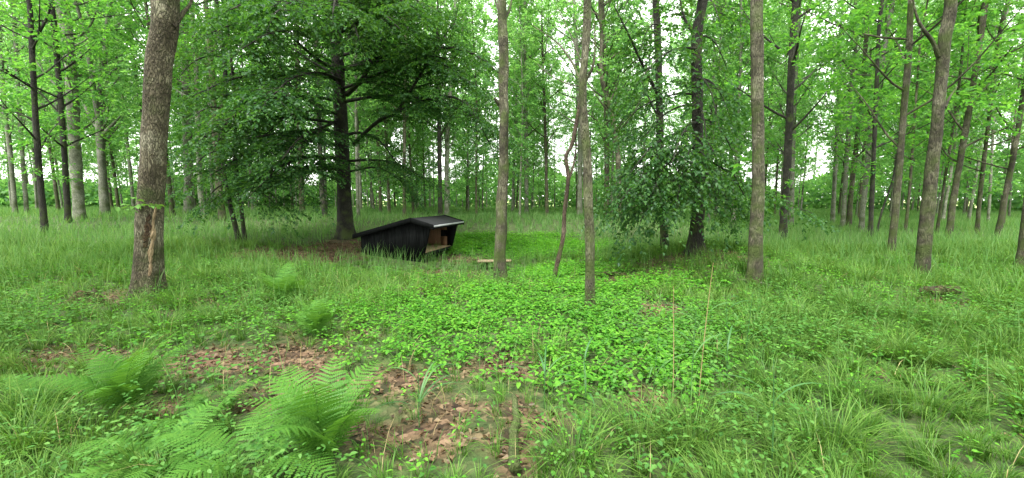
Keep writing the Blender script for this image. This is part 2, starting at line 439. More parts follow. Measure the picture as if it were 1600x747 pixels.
def foliage(limbs, wood, rng, l2=1.4, s2=.28, l3=.5, s3=.16, ln=8, planar=1.0, leaf=.085, ratio=.6, t0=.2, droop2=.25, keep=1.0, up=.0):
    """side branches, twigs and leaves on a list of limbs (polyline, radii). Returns leaf arrays"""
    TP, TD, TL, TN = [], [], [], []
    Z = np.array([0, 0, 1.0])
    for P, r in limbs:
        seg = np.linalg.norm(np.diff(P, axis=0), axis=1); cum = np.concatenate([[0], np.cumsum(seg)]); L = cum[-1]
        k = max(2, int(L * (1 - t0) / s2))
        ts = np.sort(rng.uniform(t0, 1.0, k)); ts[-1] = 1.0
        for j, t in enumerate(ts):
            s = t * L
            i = min(np.searchsorted(cum, s, side='right') - 1, len(seg) - 1)
            f = (s - cum[i]) / seg[i]
            p = P[i] * (1 - f) + P[i + 1] * f; rr = r[i] * (1 - f) + r[i + 1] * f
            T = unit(P[i + 1] - P[i])
            side = np.cross(T, Z)
            if np.linalg.norm(side) < .15: side = np.array([math.cos(j * 2.4), math.sin(j * 2.4), 0])
            side = unit(side) * (1 if j % 2 else -1)
            if planar < 1:
                ph = rng.uniform(0, 2 * math.pi); ot = np.cross(T, side)
                side = unit(planar * side + (1 - planar) * (math.cos(ph) * side + math.sin(ph) * ot))
            ang = R(rng.uniform(35, 62)) if t < 1 else 0.0
            D = unit(T * math.cos(ang) + side * math.sin(ang) + Z * (up + .08 * rng.normal()))
            ll = l2 * (1 - .55 * t) * rng.uniform(.6, 1.25) * min(1.0, .45 + L / 4)
            q = np.linspace(0, 1, 4)[:, None]
            B = p + D * ll * q - Z * (droop2 * ll * q ** 2) + side * (.06 * ll * rng.normal()) * q ** 2
            wood.add(*tube(B, np.linspace(max(min(rr * .5, .018), .004), .002, 4), 3))
            m = max(2, int(ll / s3))
            tt = np.linspace(.15, 1, m)
            ii = np.minimum((tt * 3).astype(int), 2); ff = (tt * 3 - ii)[:, None]
            bp = B[ii] * (1 - ff) + B[ii + 1] * ff
            bt = unit(B[ii + 1] - B[ii])
            sg = np.where(np.arange(m) % 2, 1.0, -1.0)[:, None]
            sd = unit(np.cross(bt, Z) + 1e-6) * sg
            if planar < 1:
                sd = unit(sd * (planar + .3) + rng.normal(size=(m, 3)) * (1 - planar))
            an = np.radians(rng.uniform(30, 60, m))[:, None]; an[-1] = 0
            td = unit(bt * np.cos(an) + sd * np.sin(an) + Z * (up - .10 + .10 * rng.normal(size=(m, 1))))
            TP.append(bp); TD.append(td); TL.append(l3 * (1 - .5 * tt) * rng.uniform(.5, 1.3, m))
    TP = np.concatenate(TP); TD = np.concatenate(TD); TL = np.concatenate(TL)
    if keep < 1:
        k = rng.uniform(size=len(TP)) < keep; TP, TD, TL = TP[k], TD[k], TL[k]
    n = len(TP)
    q = (np.arange(ln)[None] + rng.uniform(-.3, .3, (n, ln)) + .6) / ln
    q3 = q[..., None]
    lp = TP[:, None] + TD[:, None] * (TL[:, None, None] * q3) - np.array([0, 0, 1.0]) * (.18 * TL[:, None, None] * q3 ** 2)
    sd = unit(np.cross(TD, [0, 0, 1.0]) + 1e-6)[:, None] * np.where(np.arange(ln) % 2, 1.0, -1.0)[None, :, None]
    jit = rng.normal(size=(n, ln, 3))
    ld = unit(TD[:, None] * .75 + sd * .8 + jit * (.22 + .5 * (1 - planar)) - np.array([0, 0, .22 + .15 * (1 - planar)]))
    lnrm = unit(np.array([0, 0, 1.0]) + jit[:, ::-1] * (.30 + .55 * (1 - planar)))
    P = lp.reshape(-1, 3); D = ld.reshape(-1, 3); N = lnrm.reshape(-1, 3)
    Ls = leaf * rng.uniform(.65, 1.2, len(P))
    return P, D, N, Ls, Ls * ratio * rng.uniform(.85, 1.15, len(P))

def leaves_to_mesh(name, parts, rng, six=False):
    V, F, Rn, n = [], [], [], 0
    for P, D, N, L, W in parts:
        v, f, k = leaf_mesh(P, D, N, L, W, rng, six=six)
        V.append(v); F.append(f + n); n += len(v)
        Rn.append(np.repeat(rng.uniform(0, 1, len(P)), k))
    return mesh_np(name, np.concatenate(V), np.concatenate(F), np.concatenate(Rn))

def bark_disp(rng, amp=.05, flare=.6, fl_h=.35, ridges=5, fine=0.0, z0=0.0):
    ph = rng.uniform(0, 6.28, 8)
    def f(z, th):
        h = z - z0
        lump = 1 + amp * (np.sin(2 * th + h * 1.7 + ph[0]) + .7 * np.sin(3 * th - h * 2.9 + ph[1]) + .6 * np.sin(th + h * 5.1 + ph[2]) + .5 * np.sin(h * 9 + 2 * th + ph[6]))
        root = flare * np.exp(-np.maximum(h, -.1) / fl_h) * (1 + .35 * np.cos(ridges * th + ph[3]) + .2 * np.cos((ridges - 2) * th + ph[4]))
        r = lump + root
        if fine > 0:
            c = np.sin(26 * th + 2.5 * np.sin(h * 7 + 3 * th + ph[5])) * np.sin(h * 23 + 3 * np.sin(5 * th + ph[6])) + .7 * np.sin(17 * th - h * 13 + 2 * np.sin(h * 11)) * np.cos(h * 31 + 4 * th)
            r = r + fine * c
        return r
    return f

NEAR_TREE_LEAVES = [0]
def build_tree(name, px, w0, w1, label, bark='bark_brown', leafm='leaf_light', Y=None, H=17.0, crown=None, sides=10, fine=0.0, flare=.35, lumps=.05,
               limbs_px=(), seed_=0, group=None, hero=None, twigs=0, cat='tree', ylean=0.0, bare_limbs=0):
    """a tree standing where the photograph shows it: px = trunk centre line (pixels, base first), widths in pixels"""
    rng = np.random.default_rng(1000 + seed_)
    if Y is None:
        b = hit(*px[0]); Y = b[1]
    else:
        b = at(px[0][0], px[0][1], Y); b[2] = ground(b[0], Y)
    b = np.array([b[0], b[1], float(ground(b[0], b[1]))])
    pts = [b - [0, 0, .12], ]
    for k, (u, v) in enumerate(px[1:]):
        q = at(u, v, Y)
        q[1] += ylean * (q[2] - b[2])
        pts.append(q)
    d = unit(pts[-1] - pts[-2] if len(pts) > 1 else np.array([0, 0, 1.0]))
    d = unit(d * .6 + [0, 0, 1]); top = pts[-1].copy()
    while top[2] < H:
        d = unit(d + rng.normal(size=3) * [.05, .05, 0] + [0, 0, .1])
        top = top + d * min(2.0, max(.4, H - top[2]))
        pts.append(top.copy())
    pts = np.array(pts)
    zt = pts[:, 2] - b[2]
    n = int(14 + 3.2 * pts[-1, 2]) * (3 if fine > 0 else 1)
    C = spline(pts, n)
    # keep rings dense low down
    h = C[:, 2] - b[2]
    cw = Y / F_PX * math.cos(math.atan((px[0][0] - CX) / F_PX))       # a round trunk off the axis shows wider
    r0, r1 = w0 * .46 * cw, w1 * .46 * cw
    zr = max(zt[len(px) - 1], 2.5)
    rad = np.where(h < zr, r0 + (r1 - r0) * h / zr, r1 * np.clip(1 - (h - zr) / (pts[-1, 2] - b[2] - zr + .3), .06, 1) ** .8)
    rad = np.maximum(rad, .008)
    C0 = C - b
    wood = Geo()
    dsp = bark_disp(rng, lumps, flare, .28, 5, fine)
    wood.add(*tube(C0, rad, sides, dsp, horiz=True))
    limbs = []
    c = dict(z0=4.0, n=14, L=2.6, el=45, leaf=.12, l2=1.1, s2=.34, l3=.5, s3=.2, ln=6, planar=.35, keep=1.0, curve=.3, zmax=None)
    c.update(crown or {})
    zc = C0[:, 2]
    zmax = c['zmax'] or zc[-1] * .97
    for k in range(c['n']):
        z = c['z0'] + (zmax - c['z0']) * ((k + rng.uniform(.1, .9)) / max(c['n'], 1))
        i = int(np.clip(np.searchsorted(zc, z), 1, len(zc) - 2))
        shape = .45 + .75 * math.sin(math.pi * min(1, max(0, (z - c['z0'] * .6) / (zc[-1] - c['z0'] * .6)))) ** .7
        L = c['L'] * shape * rng.uniform(.7, 1.25)
        az = k * 2.399 + rng.uniform(-.5, .5)
        P = limb_path(C0[i], az, R(c['el'] + rng.uniform(-14, 14)), L, rng, c['curve'])
        rr = np.linspace(min(rad[i] * .45, .03 + .012 * L), .006, len(P))
        wood.add(*tube(P, rr, 5))
        limbs.append((P, rr))
    for spec in limbs_px:
        path, wb = spec[0], spec[1]
        P = spline(np.array([at(u, v, Y + dy) - b for u, v, dy in path]), 14)
        rr = np.linspace(wb * .5 * Y / F_PX, max(.006, wb * .12 * Y / F_PX), 14)
        wood.add(*tube(P, rr, 6, bark_disp(rng, .06, 0)))
        if len(spec) < 3: limbs.append((P, rr))
    parts = []
    if limbs:
        parts.append(foliage(limbs, wood, rng, c['l2'], c['s2'], c['l3'], c['s3'], c['ln'], c['planar'], c['leaf'], keep=c['keep'], up=c.get('up', .1), droop2=c.get('droop2', .15), ratio=c.get('ratio', .62)))
    if twigs:      # short leafy shoots straight from the trunk
        tl = []
        for k in range(twigs):
            z = rng.uniform(c.get('tz0', 1.6), c.get('tz1', c['z0'] + 1.5)); i = int(np.clip(np.searchsorted(zc, z), 1, len(zc) - 2))
            tl.append((limb_path(C0[i], rng.uniform(0, 6.28), R(rng.uniform(5, 50)), rng.uniform(.3, .9), rng, .1, n=4), np.linspace(.008, .003, 4)))
        for P, rr in tl: wood.add(*tube(P, rr, 3))
        parts.append(foliage(tl, wood, rng, .45, .25, .25, .14, 5, .5, c['leaf'] * .9))
    root = empty(name, b)
    tag(root, label, cat, group)
    V, Fc = wood.arrays()
    link('trunk', mesh_np(name + '_trunk', V, Fc, smooth=True), M[bark], root)
    if parts:
        NEAR_TREE_LEAVES[0] += sum(len(p[0]) for p in parts)
        link('crown', leaves_to_mesh(name + '_crown', parts, rng), M[leafm], root)
    return root, b, C0, rad, dsp

# ------------------------------------------------------------------ hand-placed trees
def sweep(u0, v0, u1, v1, dy, rise=25):
    """limb leaving the trunk at (u0,v0), arching and drooping to (u1,v1), dy metres nearer or farther"""
    return [(u0, v0, 0), (u0 + (u1 - u0) * .3, v0 + (v1 - v0) * .25 - rise * .7, dy * .3), (u0 + (u1 - u0) * .68, v0 + (v1 - v0) * .62 - rise * .8, dy * .7), (u1, v1, dy)]

# the big dark beech behind the shelter
bl = [([(541, 148, 0), (562, 128, -.3), (586, 88, -.6), (604, 28, -.8), (612, -40, -1)], 8),
      ([(541, 146, 0), (575, 122, -.6), (620, 105, -1.2), (665, 88, -1.8), (700, 92, -2.2)], 6),
      ([(552, 226, 0), (590, 190, -.8), (628, 172, -1.4), (684, 150, -2.2), (735, 166, -2.8), (768, 232, -3.2)], 6),
      ([(620, 176, -1.3), (650, 128, -1.6), (684, 72, -1.8), (712, 30, -2)], 5),
      ([(537, 108, 0), (600, 88, -.6), (680, 74, -1.4), (740, 84, -2), (790, 124, -2.4)], 6),
      ([(530, 112, 0), (495, 92, -1), (460, 62, -2), (428, 38, -3)], 6), ([(530, 120, 0), (480, 92, .6), (440, 62, 1.2), (400, 40, 2)], 5),
      ([(533, 186, 0), (495, 202, -1), (450, 206, -2.2), (400, 214, -3.4)], 5), ([(534, 284, 0), (500, 270, -1), (468, 262, -2.2), (425, 276, -3.4)], 5),
      ([(544, 252, 0), (580, 250, -.4), (622, 256, -.9), (664, 280, -1.2)], 5), ([(546, 268, 0), (590, 262, 0), (628, 284, .2), (648, 306, .3)], 4)]
for t in [(300, 150, -4), (285, 230, -3), (335, 270, -3.4), (400, 296, -4), (350, 190, -5), (425, 150, -5.6), (380, 75, -5), (320, 55, -4), (430, 20, -6), (440, 250, -4.6),
          (520, 20, -5.4), (625, 45, -3.8), (300, 10, -2), (470, 298, -2.6), (620, 255, -1), (690, 20, -3), (560, 60, -4), (395, 150, -3), (360, 15, -4.6), (410, 215, -3), (330, 315, -2), (740, 130, -3), (700, 105, -2.4), (755, 190, -2.6), (665, 165, -2), (640, 10, -4)]:
    v0 = max(-60, min(285, t[1] - 20 + 0.15 * (120 - t[1])))
    bl.append((sweep(534, v0, t[0], t[1], t[2]), 5))
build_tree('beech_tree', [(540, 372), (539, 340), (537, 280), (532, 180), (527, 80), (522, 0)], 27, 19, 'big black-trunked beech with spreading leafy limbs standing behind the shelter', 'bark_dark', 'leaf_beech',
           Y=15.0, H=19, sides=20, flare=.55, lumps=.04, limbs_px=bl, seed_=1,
           crown=dict(z0=6.8, n=24, L=4.8, el=25, leaf=.105, l2=2.0, s2=.20, l3=.78, s3=.12, ln=10, planar=.85, curve=-.1, droop2=.2, up=.03))
# the drooping beech on the mound to the right and its twin
rl = []
for t in [(965, 318, -1.2), (985, 270, -1.4), (1000, 346, -.9), (1030, 325, -1.0), (1125, 338, -.8), (1140, 325, -.6), (1130, 285, -1), (1000, 225, -.8), (960, 205, 0), (1050, 255, -1.5),
          (1105, 230, -1.4), (1062, 292, -1.5), (1020, 298, -1.4), (1108, 300, -1.4), (1140, 180, -.6), (1135, 105, 0), (1000, 125, -1), (1125, 35, -1.4), (1120, 180, -1.2), (1150, 250, .6), (980, 350, -.3), (1150, 350, .2), (948, 300, -.4), (945, 340, .2), (1160, 300, 0), (1168, 345, .2), (1172, 322, .6), (1050, 340, -1.3)]:
    v0 = max(-50, min(300, t[1] - 45 + 0.12 * (100 - t[1])))
    rl.append((sweep(1091, v0, t[0], t[1], t[2], 20), 4))
rl += [([(1092, 290, 0), (1150, 282, .4), (1215, 312, .8), (1270, 334, 1)], 4),
       ([(1086, 52, 0), (1070, 30, .2), (1058, -20, .4)], 7)]
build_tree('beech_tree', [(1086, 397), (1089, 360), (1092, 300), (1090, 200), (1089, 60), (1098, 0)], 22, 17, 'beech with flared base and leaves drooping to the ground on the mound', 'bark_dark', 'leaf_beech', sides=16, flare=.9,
           lumps=.05, H=15, limbs_px=rl, seed_=2, crown=dict(z0=7.0, n=10, L=2.8, el=25, leaf=.10, l2=1.15, s2=.2, l3=.55, s3=.115, ln=9, planar=.8, curve=-.1, droop2=.32, up=-.04))
build_tree('beech_tree', [(1041, 394), (1036, 340), (1032, 250), (1029, 100), (1025, 0)], 14, 11, 'slimmer dark beech trunk just left of the drooping beech', 'bark_dark', 'leaf_beech', sides=12, flare=.5, H=13, seed_=3,
           limbs_px=[([(1030, 150, 0), (1008, 110, -.3), (985, 60, -.6), (960, 10, -.8)], 6), ([(1032, 190, 0), (1012, 150, .5), (1000, 120, .8)], 4)] +
           [(sweep(1031, max(-20, v - 40), u, v, d, 18), 3) for u, v, d in [(975, 300, -1), (990, 180, -1.4), (950, 240, 0), (1000, 350, -1.2), (965, 150, .5), (1000, 80, -1.4), (1060, 120, -1.5), (970, 20, -.5)]],
           crown=dict(z0=6, n=8, L=2.2, el=30, leaf=.095, l2=1.2, s2=.2, l3=.5, s3=.12, ln=9, planar=.8, droop2=.3))
# the two young stems left of the big beech
build_tree('young_beech_tree', [(374, 364), (356, 305), (348, 240), (352, 120), (345, 50), (338, 0)], 9, 7, 'thin dark young beech leaning left beneath the canopy, left of the big beech', 'bark_dark', 'leaf_beech', Y=13.6, H=11, seed_=4,
           limbs_px=[(sweep(350, max(-10, v - 30), u, v, d, 15), 3) for u, v, d in [(290, 200, -1), (300, 270, -1.5), (330, 250, -2), (400, 230, -2), (280, 120, 0), (320, 160, -2), (385, 180, -2.4), (280, 300, 0), (420, 290, -2), (300, 60, -1), (395, 100, -2)]],
           crown=dict(z0=4, n=8, L=2.4, el=15, leaf=.10, l2=1.5, s2=.22, l3=.65, s3=.13, ln=9, planar=.95, curve=-.1, droop2=.25))
build_tree('young_beech_tree', [(383, 374), (375, 310), (368, 250), (366, 150)], 8, 6, 'thin upright young beech close beside the leaning one', 'bark_dark', 'leaf_beech', Y=13.2, H=8, seed_=5,
           limbs_px=[(sweep(368, max(60, v - 30), u, v, d, 15), 3) for u, v, d in [(320, 320, -1), (430, 310, -1.6), (410, 250, -2), (340, 220, -2), (440, 330, -1)]],
           crown=dict(z0=3, n=7, L=2.0, el=15, leaf=.10, l2=1.4, s2=.22, l3=.6, s3=.12, ln=9, planar=.8, curve=-.1, droop2=.25))

# foreground trunks whose crowns spread above the frame
HI = dict(z0=8.5, n=10, L=3.0, el=40, leaf=.17, l2=1.3, s2=.5, l3=.6, s3=.3, ln=5, planar=.35)
oak = build_tree('oak_tree', [(231, 463), (232, 420), (236, 300), (243, 190), (249, 100), (258, 5)], 49, 47, 'thick leaning oak with rough bark and a torn wound near its base', 'bark_oak', 'leaf_light', H=16, sides=64, fine=.022,
                 flare=.65, lumps=.035, seed_=6, crown=HI, limbs_px=[([(270, 42, 0), (284, 22, .2), (296, 8, .3), (305, -20, .4)], 9, 1)])
build_tree('oak_tree', [(784, 441), (781, 400), (784, 330), (787, 230), (787, 120), (784, 0)], 19, 14, 'straight brown mottled trunk in front of the low bench', 'bark_brown', 'leaf_light', H=14, sides=32, fine=.022, flare=.6, lumps=.085, seed_=7, crown=HI,
           limbs_px=[([(781, 165, 0), (774, 155, -.1), (772, 152, -.1)], 6, 1), ([(788, 30, 0), (797, 12, .2), (802, -20, .3)], 6, 1), ([(783, 20, 0), (776, 8, .1), (770, -20, .2)], 5, 1)])
build_tree('oak_tree', [(921, 487), (922, 400), (920, 330), (917, 250), (913, 200), (911, 130), (916, 60), (918, 0)], 16, 13, 'slim foreground trunk with a kink and thin bare side branches in the green seedlings', 'bark_brown', 'leaf_light', H=11, sides=28, fine=.022,
           flare=.35, lumps=.085, seed_=8, crown=dict(HI, z0=6.5, n=7, L=2.0),
           limbs_px=[([(909, 132, 0), (895, 100, .3), (872, 68, .7), (840, 45, 1.1), (832, 40, 1.2)], 4, 1), ([(909, 136, 0), (885, 130, .2), (860, 118, .5), (840, 100, .8)], 2.5, 1), ([(914, 128, 0), (926, 105, -.1), (930, 70, -.1), (928, 30, 0)], 5, 1),
                     ([(912, 110, 0), (898, 70, .3), (885, 40, .6), (870, 10, .9)], 3, 1)])
build_tree('oak_tree', [(1179, 446), (1181, 380), (1185, 250), (1183, 120), (1183, 0)], 24, 20, 'straight grey-brown mound trunk at the right foot of the mound', 'bark_brown', 'leaf_light', H=15, sides=32, fine=.020, flare=.6, lumps=.05, seed_=9, crown=HI, twigs=3)
build_tree('oak_tree', [(1440, 438), (1447, 350), (1458, 250), (1468, 150), (1477, 60), (1485, 0)], 26, 21, 'mossy right foreground trunk with an upswept bare left limb', 'bark_brown', 'leaf_light', H=15, sides=32, fine=.022, flare=.55, lumps=.06, seed_=10, crown=HI,
           limbs_px=[([(1466, 88, 0), (1458, 66, -.05), (1442, 45, -.1), (1432, 25, -.1), (1425, -10, -.1)], 7, 1), ([(1476, 168, 0), (1484, 152, .1), (1496, 135, .2)], 5, 1)])
build_tree('oak_tree', [(1590, 424), (1600, 380), (1612, 250), (1622, 120)], 20, 17, 'trunk cut off by the right edge of the view', 'bark_brown', 'leaf_light', H=14, sides=20, seed_=11, crown=HI)
build_tree('dead_sapling', [(862, 442), (870, 415), (880, 370), (882, 330), (888, 280), (884, 245), (893, 228), (900, 195), (908, 150)], 8, 6, 'crooked thin reddish sapling forking beside the slim foreground trunk', 'bark_red', 'leaf_light', H=3.6, sides=10, flare=.1, seed_=12,
           crown=dict(n=0), limbs_px=[([(888, 282, 0), (895, 262, .05), (899, 240, .1), (901, 222, .1)], 5, 1)])

MID = dict(z0=4.0, n=20, L=3.2, el=40, leaf=.145, l2=1.5, s2=.32, l3=.75, s3=.17, ln=9, planar=.4)
LOW = dict(MID, z0=2.6, n=20, el=33, s3=.17)
mids = [
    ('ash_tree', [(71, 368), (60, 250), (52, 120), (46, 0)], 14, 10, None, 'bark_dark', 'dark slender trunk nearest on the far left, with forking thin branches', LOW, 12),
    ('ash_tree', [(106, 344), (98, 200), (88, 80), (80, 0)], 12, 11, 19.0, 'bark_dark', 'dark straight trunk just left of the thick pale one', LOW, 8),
    ('poplar_tree', [(124, 336), (118, 250), (110, 100), (96, 0)], 23, 22, 20.5, 'bark_grey', 'thick pale grey trunk on the left behind the dark straight one', MID, 4),
    ('maple_tree', [(163, 326), (158, 240), (155, 180), (160, 120), (168, 40), (172, 0)], 18, 9, 24.0, 'bark_grey', 'pale low-forking tree just left of the leaning oak', MID, 6),
    ('poplar_tree', [(23, 328), (15, 230), (5, 150), (0, 60)], 10, 9, 26.0, 'bark_grey', 'outermost thin pale trunk on the far left', MID, 4),
    ('poplar_tree', [(41, 328), (34, 230), (26, 100), (20, 0)], 9, 8, 26.5, 'bark_grey', 'second thin pale trunk from the left edge', MID, 4),
    ('poplar_tree', [(57, 328), (52, 230), (46, 100)], 5, 5, 34.0, 'bark_grey', 'thin distant trunk between the pale trunks and the dark slender one', MID, 2),
    ('poplar_tree', [(294, 326), (294, 260), (290, 120), (286, 0)], 17, 14, 25.0, 'bark_grey', 'broad pale trunk right of the leaning oak, under dark leaves', MID, 3),
    ('ash_tree', [(318, 336), (312, 280), (306, 100)], 10, 8, 21.5, 'bark_grey', 'grey-green trunk second to the right of the leaning oak', MID, 3),
    ('ash_tree', [(348, 343), (341, 280), (330, 100)], 13, 10, 20.0, 'bark_brown', 'stout grey trunk just behind the leaning young beech', MID, 3),
    ('ash_tree', [(333, 330), (330, 260), (324, 100)], 6, 5, 29.0, 'bark_grey', 'thin trunk between the grey-green and the stout grey one', MID, 2),
    ('ash_tree', [(473, 338), (470, 280), (465, 100), (462, 0)], 10, 8, 24.0, 'bark_brown', 'brown trunk left of the big beech, standing in sunlit grass', MID, 3),
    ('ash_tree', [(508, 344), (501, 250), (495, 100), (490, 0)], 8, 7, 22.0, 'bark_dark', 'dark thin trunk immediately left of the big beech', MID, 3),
    ('ash_tree', [(595, 337), (590, 200), (589, 60)], 6, 5, 27.0, 'bark_brown', 'thin trunk right of the big beech, above the shelter roof', MID, 2),
    ('ash_tree', [(632, 343), (632, 200), (634, 60)], 6, 5, 23.0, 'bark_brown', 'thin trunk directly above the shelter ridge', MID, 2),
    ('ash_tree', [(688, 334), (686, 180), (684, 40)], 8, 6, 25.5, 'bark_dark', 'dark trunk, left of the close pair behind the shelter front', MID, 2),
    ('ash_tree', [(698, 334), (698, 250), (701, 180), (708, 60)], 8, 6, 26.5, 'bark_grey', 'paler forking trunk, right of the close pair behind the shelter front', MID, 2),
    ('ash_tree', [(823, 327), (822, 200), (820, 60)], 7, 6, 30.0, 'bark_grey', 'grey trunk right of the bench, in the far stand', MID, 2),
    ('ash_tree', [(855, 329), (852, 200), (848, 90)], 6, 4, 28.0, 'bark_brown', 'slender dark-brown trunk left of the crooked sapling', MID, 2),
    ('poplar_tree', [(906, 328), (906, 200), (900, 60)], 9, 7, 27.0, 'bark_grey', 'pale trunk seen just left of the slim foreground trunk', MID, 2),
    ('ash_tree', [(948, 332), (948, 230), (945, 100), (940, 0)], 9, 8, 24.0, 'bark_brown', 'trunk just right of the slim foreground trunk, rising behind beech leaves', MID, 3),
    ('maple_tree', [(968, 330), (966, 250), (958, 190), (940, 120)], 10, 7, 22.0, 'bark_brown', 'left-leaning trunk behind the left side of the drooping beech', MID, 3),
    ('ash_tree', [(1223, 377), (1225, 330), (1231, 240), (1237, 100), (1243, 0)], 14, 12, None, 'bark_dark', 'dark trunk right of the grey-brown mound trunk, behind a low leafy branch', LOW, 9),
    ('poplar_tree', [(1237, 340), (1238, 240), (1243, 100), (1248, 0)], 10, 9, 24.0, 'bark_grey', 'pale trunk peeping out right behind the dark one', MID, 3),
    ('ash_tree', [(1302, 336), (1306, 240), (1312, 100)], 8, 6, 26.0, 'bark_grey', 'pale thin trunk beside the bright sky gap on the right', MID, 3),
    ('ash_tree', [(1318, 341), (1322, 270), (1332, 120)], 9, 7, 23.0, 'bark_grey', 'grey trunk first in the cluster right of the sky gap', MID, 3),
    ('ash_tree', [(1326, 356), (1331, 290), (1341, 200), (1352, 80)], 10, 8, None, 'bark_brown', 'brown trunk second in the cluster right of the sky gap', LOW, 5),
    ('poplar_tree', [(1345, 363), (1351, 300), (1362, 200), (1385, 60), (1395, 0)], 10, 8, None, 'bark_grey', 'pale trunk bending right in the middle of the right-hand cluster', LOW, 5),
    ('ash_tree', [(1360, 373), (1364, 270), (1369, 150), (1374, 40)], 9, 7, None, 'bark_dark', 'dark thin trunk at the right end of the cluster', LOW, 6),
    ('ash_sapling', [(1368, 370), (1378, 330), (1395, 280), (1405, 220)], 4, 3, None, 'bark_dark', 'thin sapling leaning right beside the dark thin trunk', dict(LOW, z0=2.2, n=8, L=1.2), 4),
    ('ash_tree', [(1392, 398), (1402, 300), (1410, 200), (1420, 80), (1423, 10)], 14, 11, None, 'bark_brown', 'greyish trunk left of the mossy right foreground trunk', LOW, 6),
    ('ash_tree', [(1414, 362), (1420, 310), (1428, 200)], 6, 5, 17.5, 'bark_brown', 'thin trunk half hidden left of the mossy right foreground trunk', LOW, 4),
    ('ash_tree', [(1464, 362), (1472, 310), (1486, 220), (1500, 120)], 6, 5, 18.5, 'bark_brown', 'thin right-leaning trunk right of the mossy foreground trunk', LOW, 4),
    ('ash_tree', [(1482, 372), (1490, 310), (1504, 230), (1521, 130), (1540, 0)], 13, 11, None, 'bark_brown', 'brown leaning trunk behind the mossy right foreground trunk', LOW, 5),
    ('ash_tree', [(1526, 366), (1533, 290), (1546, 180), (1560, 60)], 9, 7, None, 'bark_brown', 'slimmer leaning trunk, second behind the mossy right foreground trunk', LOW, 5),
    ('ash_tree', [(1558, 371), (1572, 300), (1586, 230), (1602, 130)], 12, 10, None, 'bark_brown', 'outer leaning brown trunk near the right edge', LOW, 5),
    ('ash_tree', [(1568, 352), (1574, 300), (1584, 200)], 5, 4, 22.0, 'bark_brown', 'thin trunk just behind the outer leaning trunk at the right edge', LOW, 3),
    ('ash_tree', [(1545, 342), (1549, 260), (1556, 120)], 6, 5, 26.0, 'bark_grey', 'thin far trunk between the two outer leaning trunks on the right', MID, 3),
]
for k, (nm, px, w0, w1, Yv, bark, lab, cr, tw) in enumerate(mids):
    lp = ()
    if nm == 'maple_tree' and k == 3:
        lp = [([(156, 190, 0), (146, 140, -.3), (135, 60, -.6), (117, 0, -.8), (110, -40, -1)], 8), ([(158, 205, 0), (140, 180, .2), (125, 150, .4)], 9, 1), ([(161, 212, 0), (176, 195, -.2), (188, 182, -.3)], 7, 1),
              ([(158, 140, 0), (170, 118, 0), (185, 105, .2), (196, 100, .2)], 4)]
    if k == 0:
        lp = [([(52, 58, 0), (40, 40, .2), (20, 28, .4), (0, 15, .5)], 4), ([(53, 58, 0), (66, 42, 0), (76, 20, 0), (80, 0, 0)], 5)]
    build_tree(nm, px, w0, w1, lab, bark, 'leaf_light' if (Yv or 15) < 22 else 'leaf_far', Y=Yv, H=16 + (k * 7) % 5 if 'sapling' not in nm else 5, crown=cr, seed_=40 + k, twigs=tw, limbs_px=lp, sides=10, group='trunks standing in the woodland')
print('near tree leaves', NEAR_TREE_LEAVES[0])

# ------------------------------------------------------------------ the far stand: a few tree shapes, many trees
def proto(kind, seed_):
    rng = np.random.default_rng(seed_)
    H = rng.uniform(20, 25); n = 30
    z = np.linspace(-.15, H, n)
    C = np.stack([.25 * np.sin(z * .35 + rng.uniform(0, 6)) * z / H, .25 * np.sin(z * .3 + rng.uniform(0, 6)) * z / H, z], 1)
    r0 = rng.uniform(.07, .12)
    rad = np.maximum(r0 * (1 - z / H) ** .8, .02)
    wood = Geo(); wood.add(*tube(C, rad, 8, bark_disp(rng, .05, .3), horiz=True))
    limbs = []
    nl = 36
    for k in range(nl):
        zz = 4.6 + (H - 5.1) * ((k + rng.uniform()) / nl) ** .95; i = min(np.searchsorted(z, zz), n - 2)
        L = rng.uniform(1.4, 3.0) * (.5 + .7 * math.sin(math.pi * min(.97, zz / H)))
        P = limb_path(C[i], k * 2.399 + rng.uniform(-.5, .5), R(rng.uniform(30, 62)), L, rng, .25, n=6)
        rr = np.linspace(min(rad[i] * .5, .05), .008, 6); wood.add(*tube(P, rr, 4)); limbs.append((P, rr))
    for k in range(17):
        zz = rng.uniform(1.6, 7); i = min(np.searchsorted(z, zz), n - 2)
        P = limb_path(C[i], rng.uniform(0, 6.28), R(rng.uniform(10, 40)), rng.uniform(.5, 1.3), rng, .1, n=4); rr = np.linspace(.012, .004, 4); wood.add(*tube(P, rr, 3)); limbs.append((P, rr))
    fo = foliage(limbs, wood, rng, 1.7, .30, .8, .17, 9, .35, .18, up=.1)
    V, Fc = wood.arrays()
    return mesh_np('far_trunk', V, Fc, smooth=True), leaves_to_mesh('far_crown', [fo], rng), H
protos = [proto(k, 300 + k) for k in range(6)]
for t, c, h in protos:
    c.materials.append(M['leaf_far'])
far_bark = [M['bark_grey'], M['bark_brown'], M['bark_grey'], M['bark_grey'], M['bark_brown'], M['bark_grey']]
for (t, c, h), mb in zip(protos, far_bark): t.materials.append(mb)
rng = np.random.default_rng(77)
spots = []
taken = [(o.location.x, o.location.y) for o in COL.objects if o.get('category') == 'tree']
tries = 0
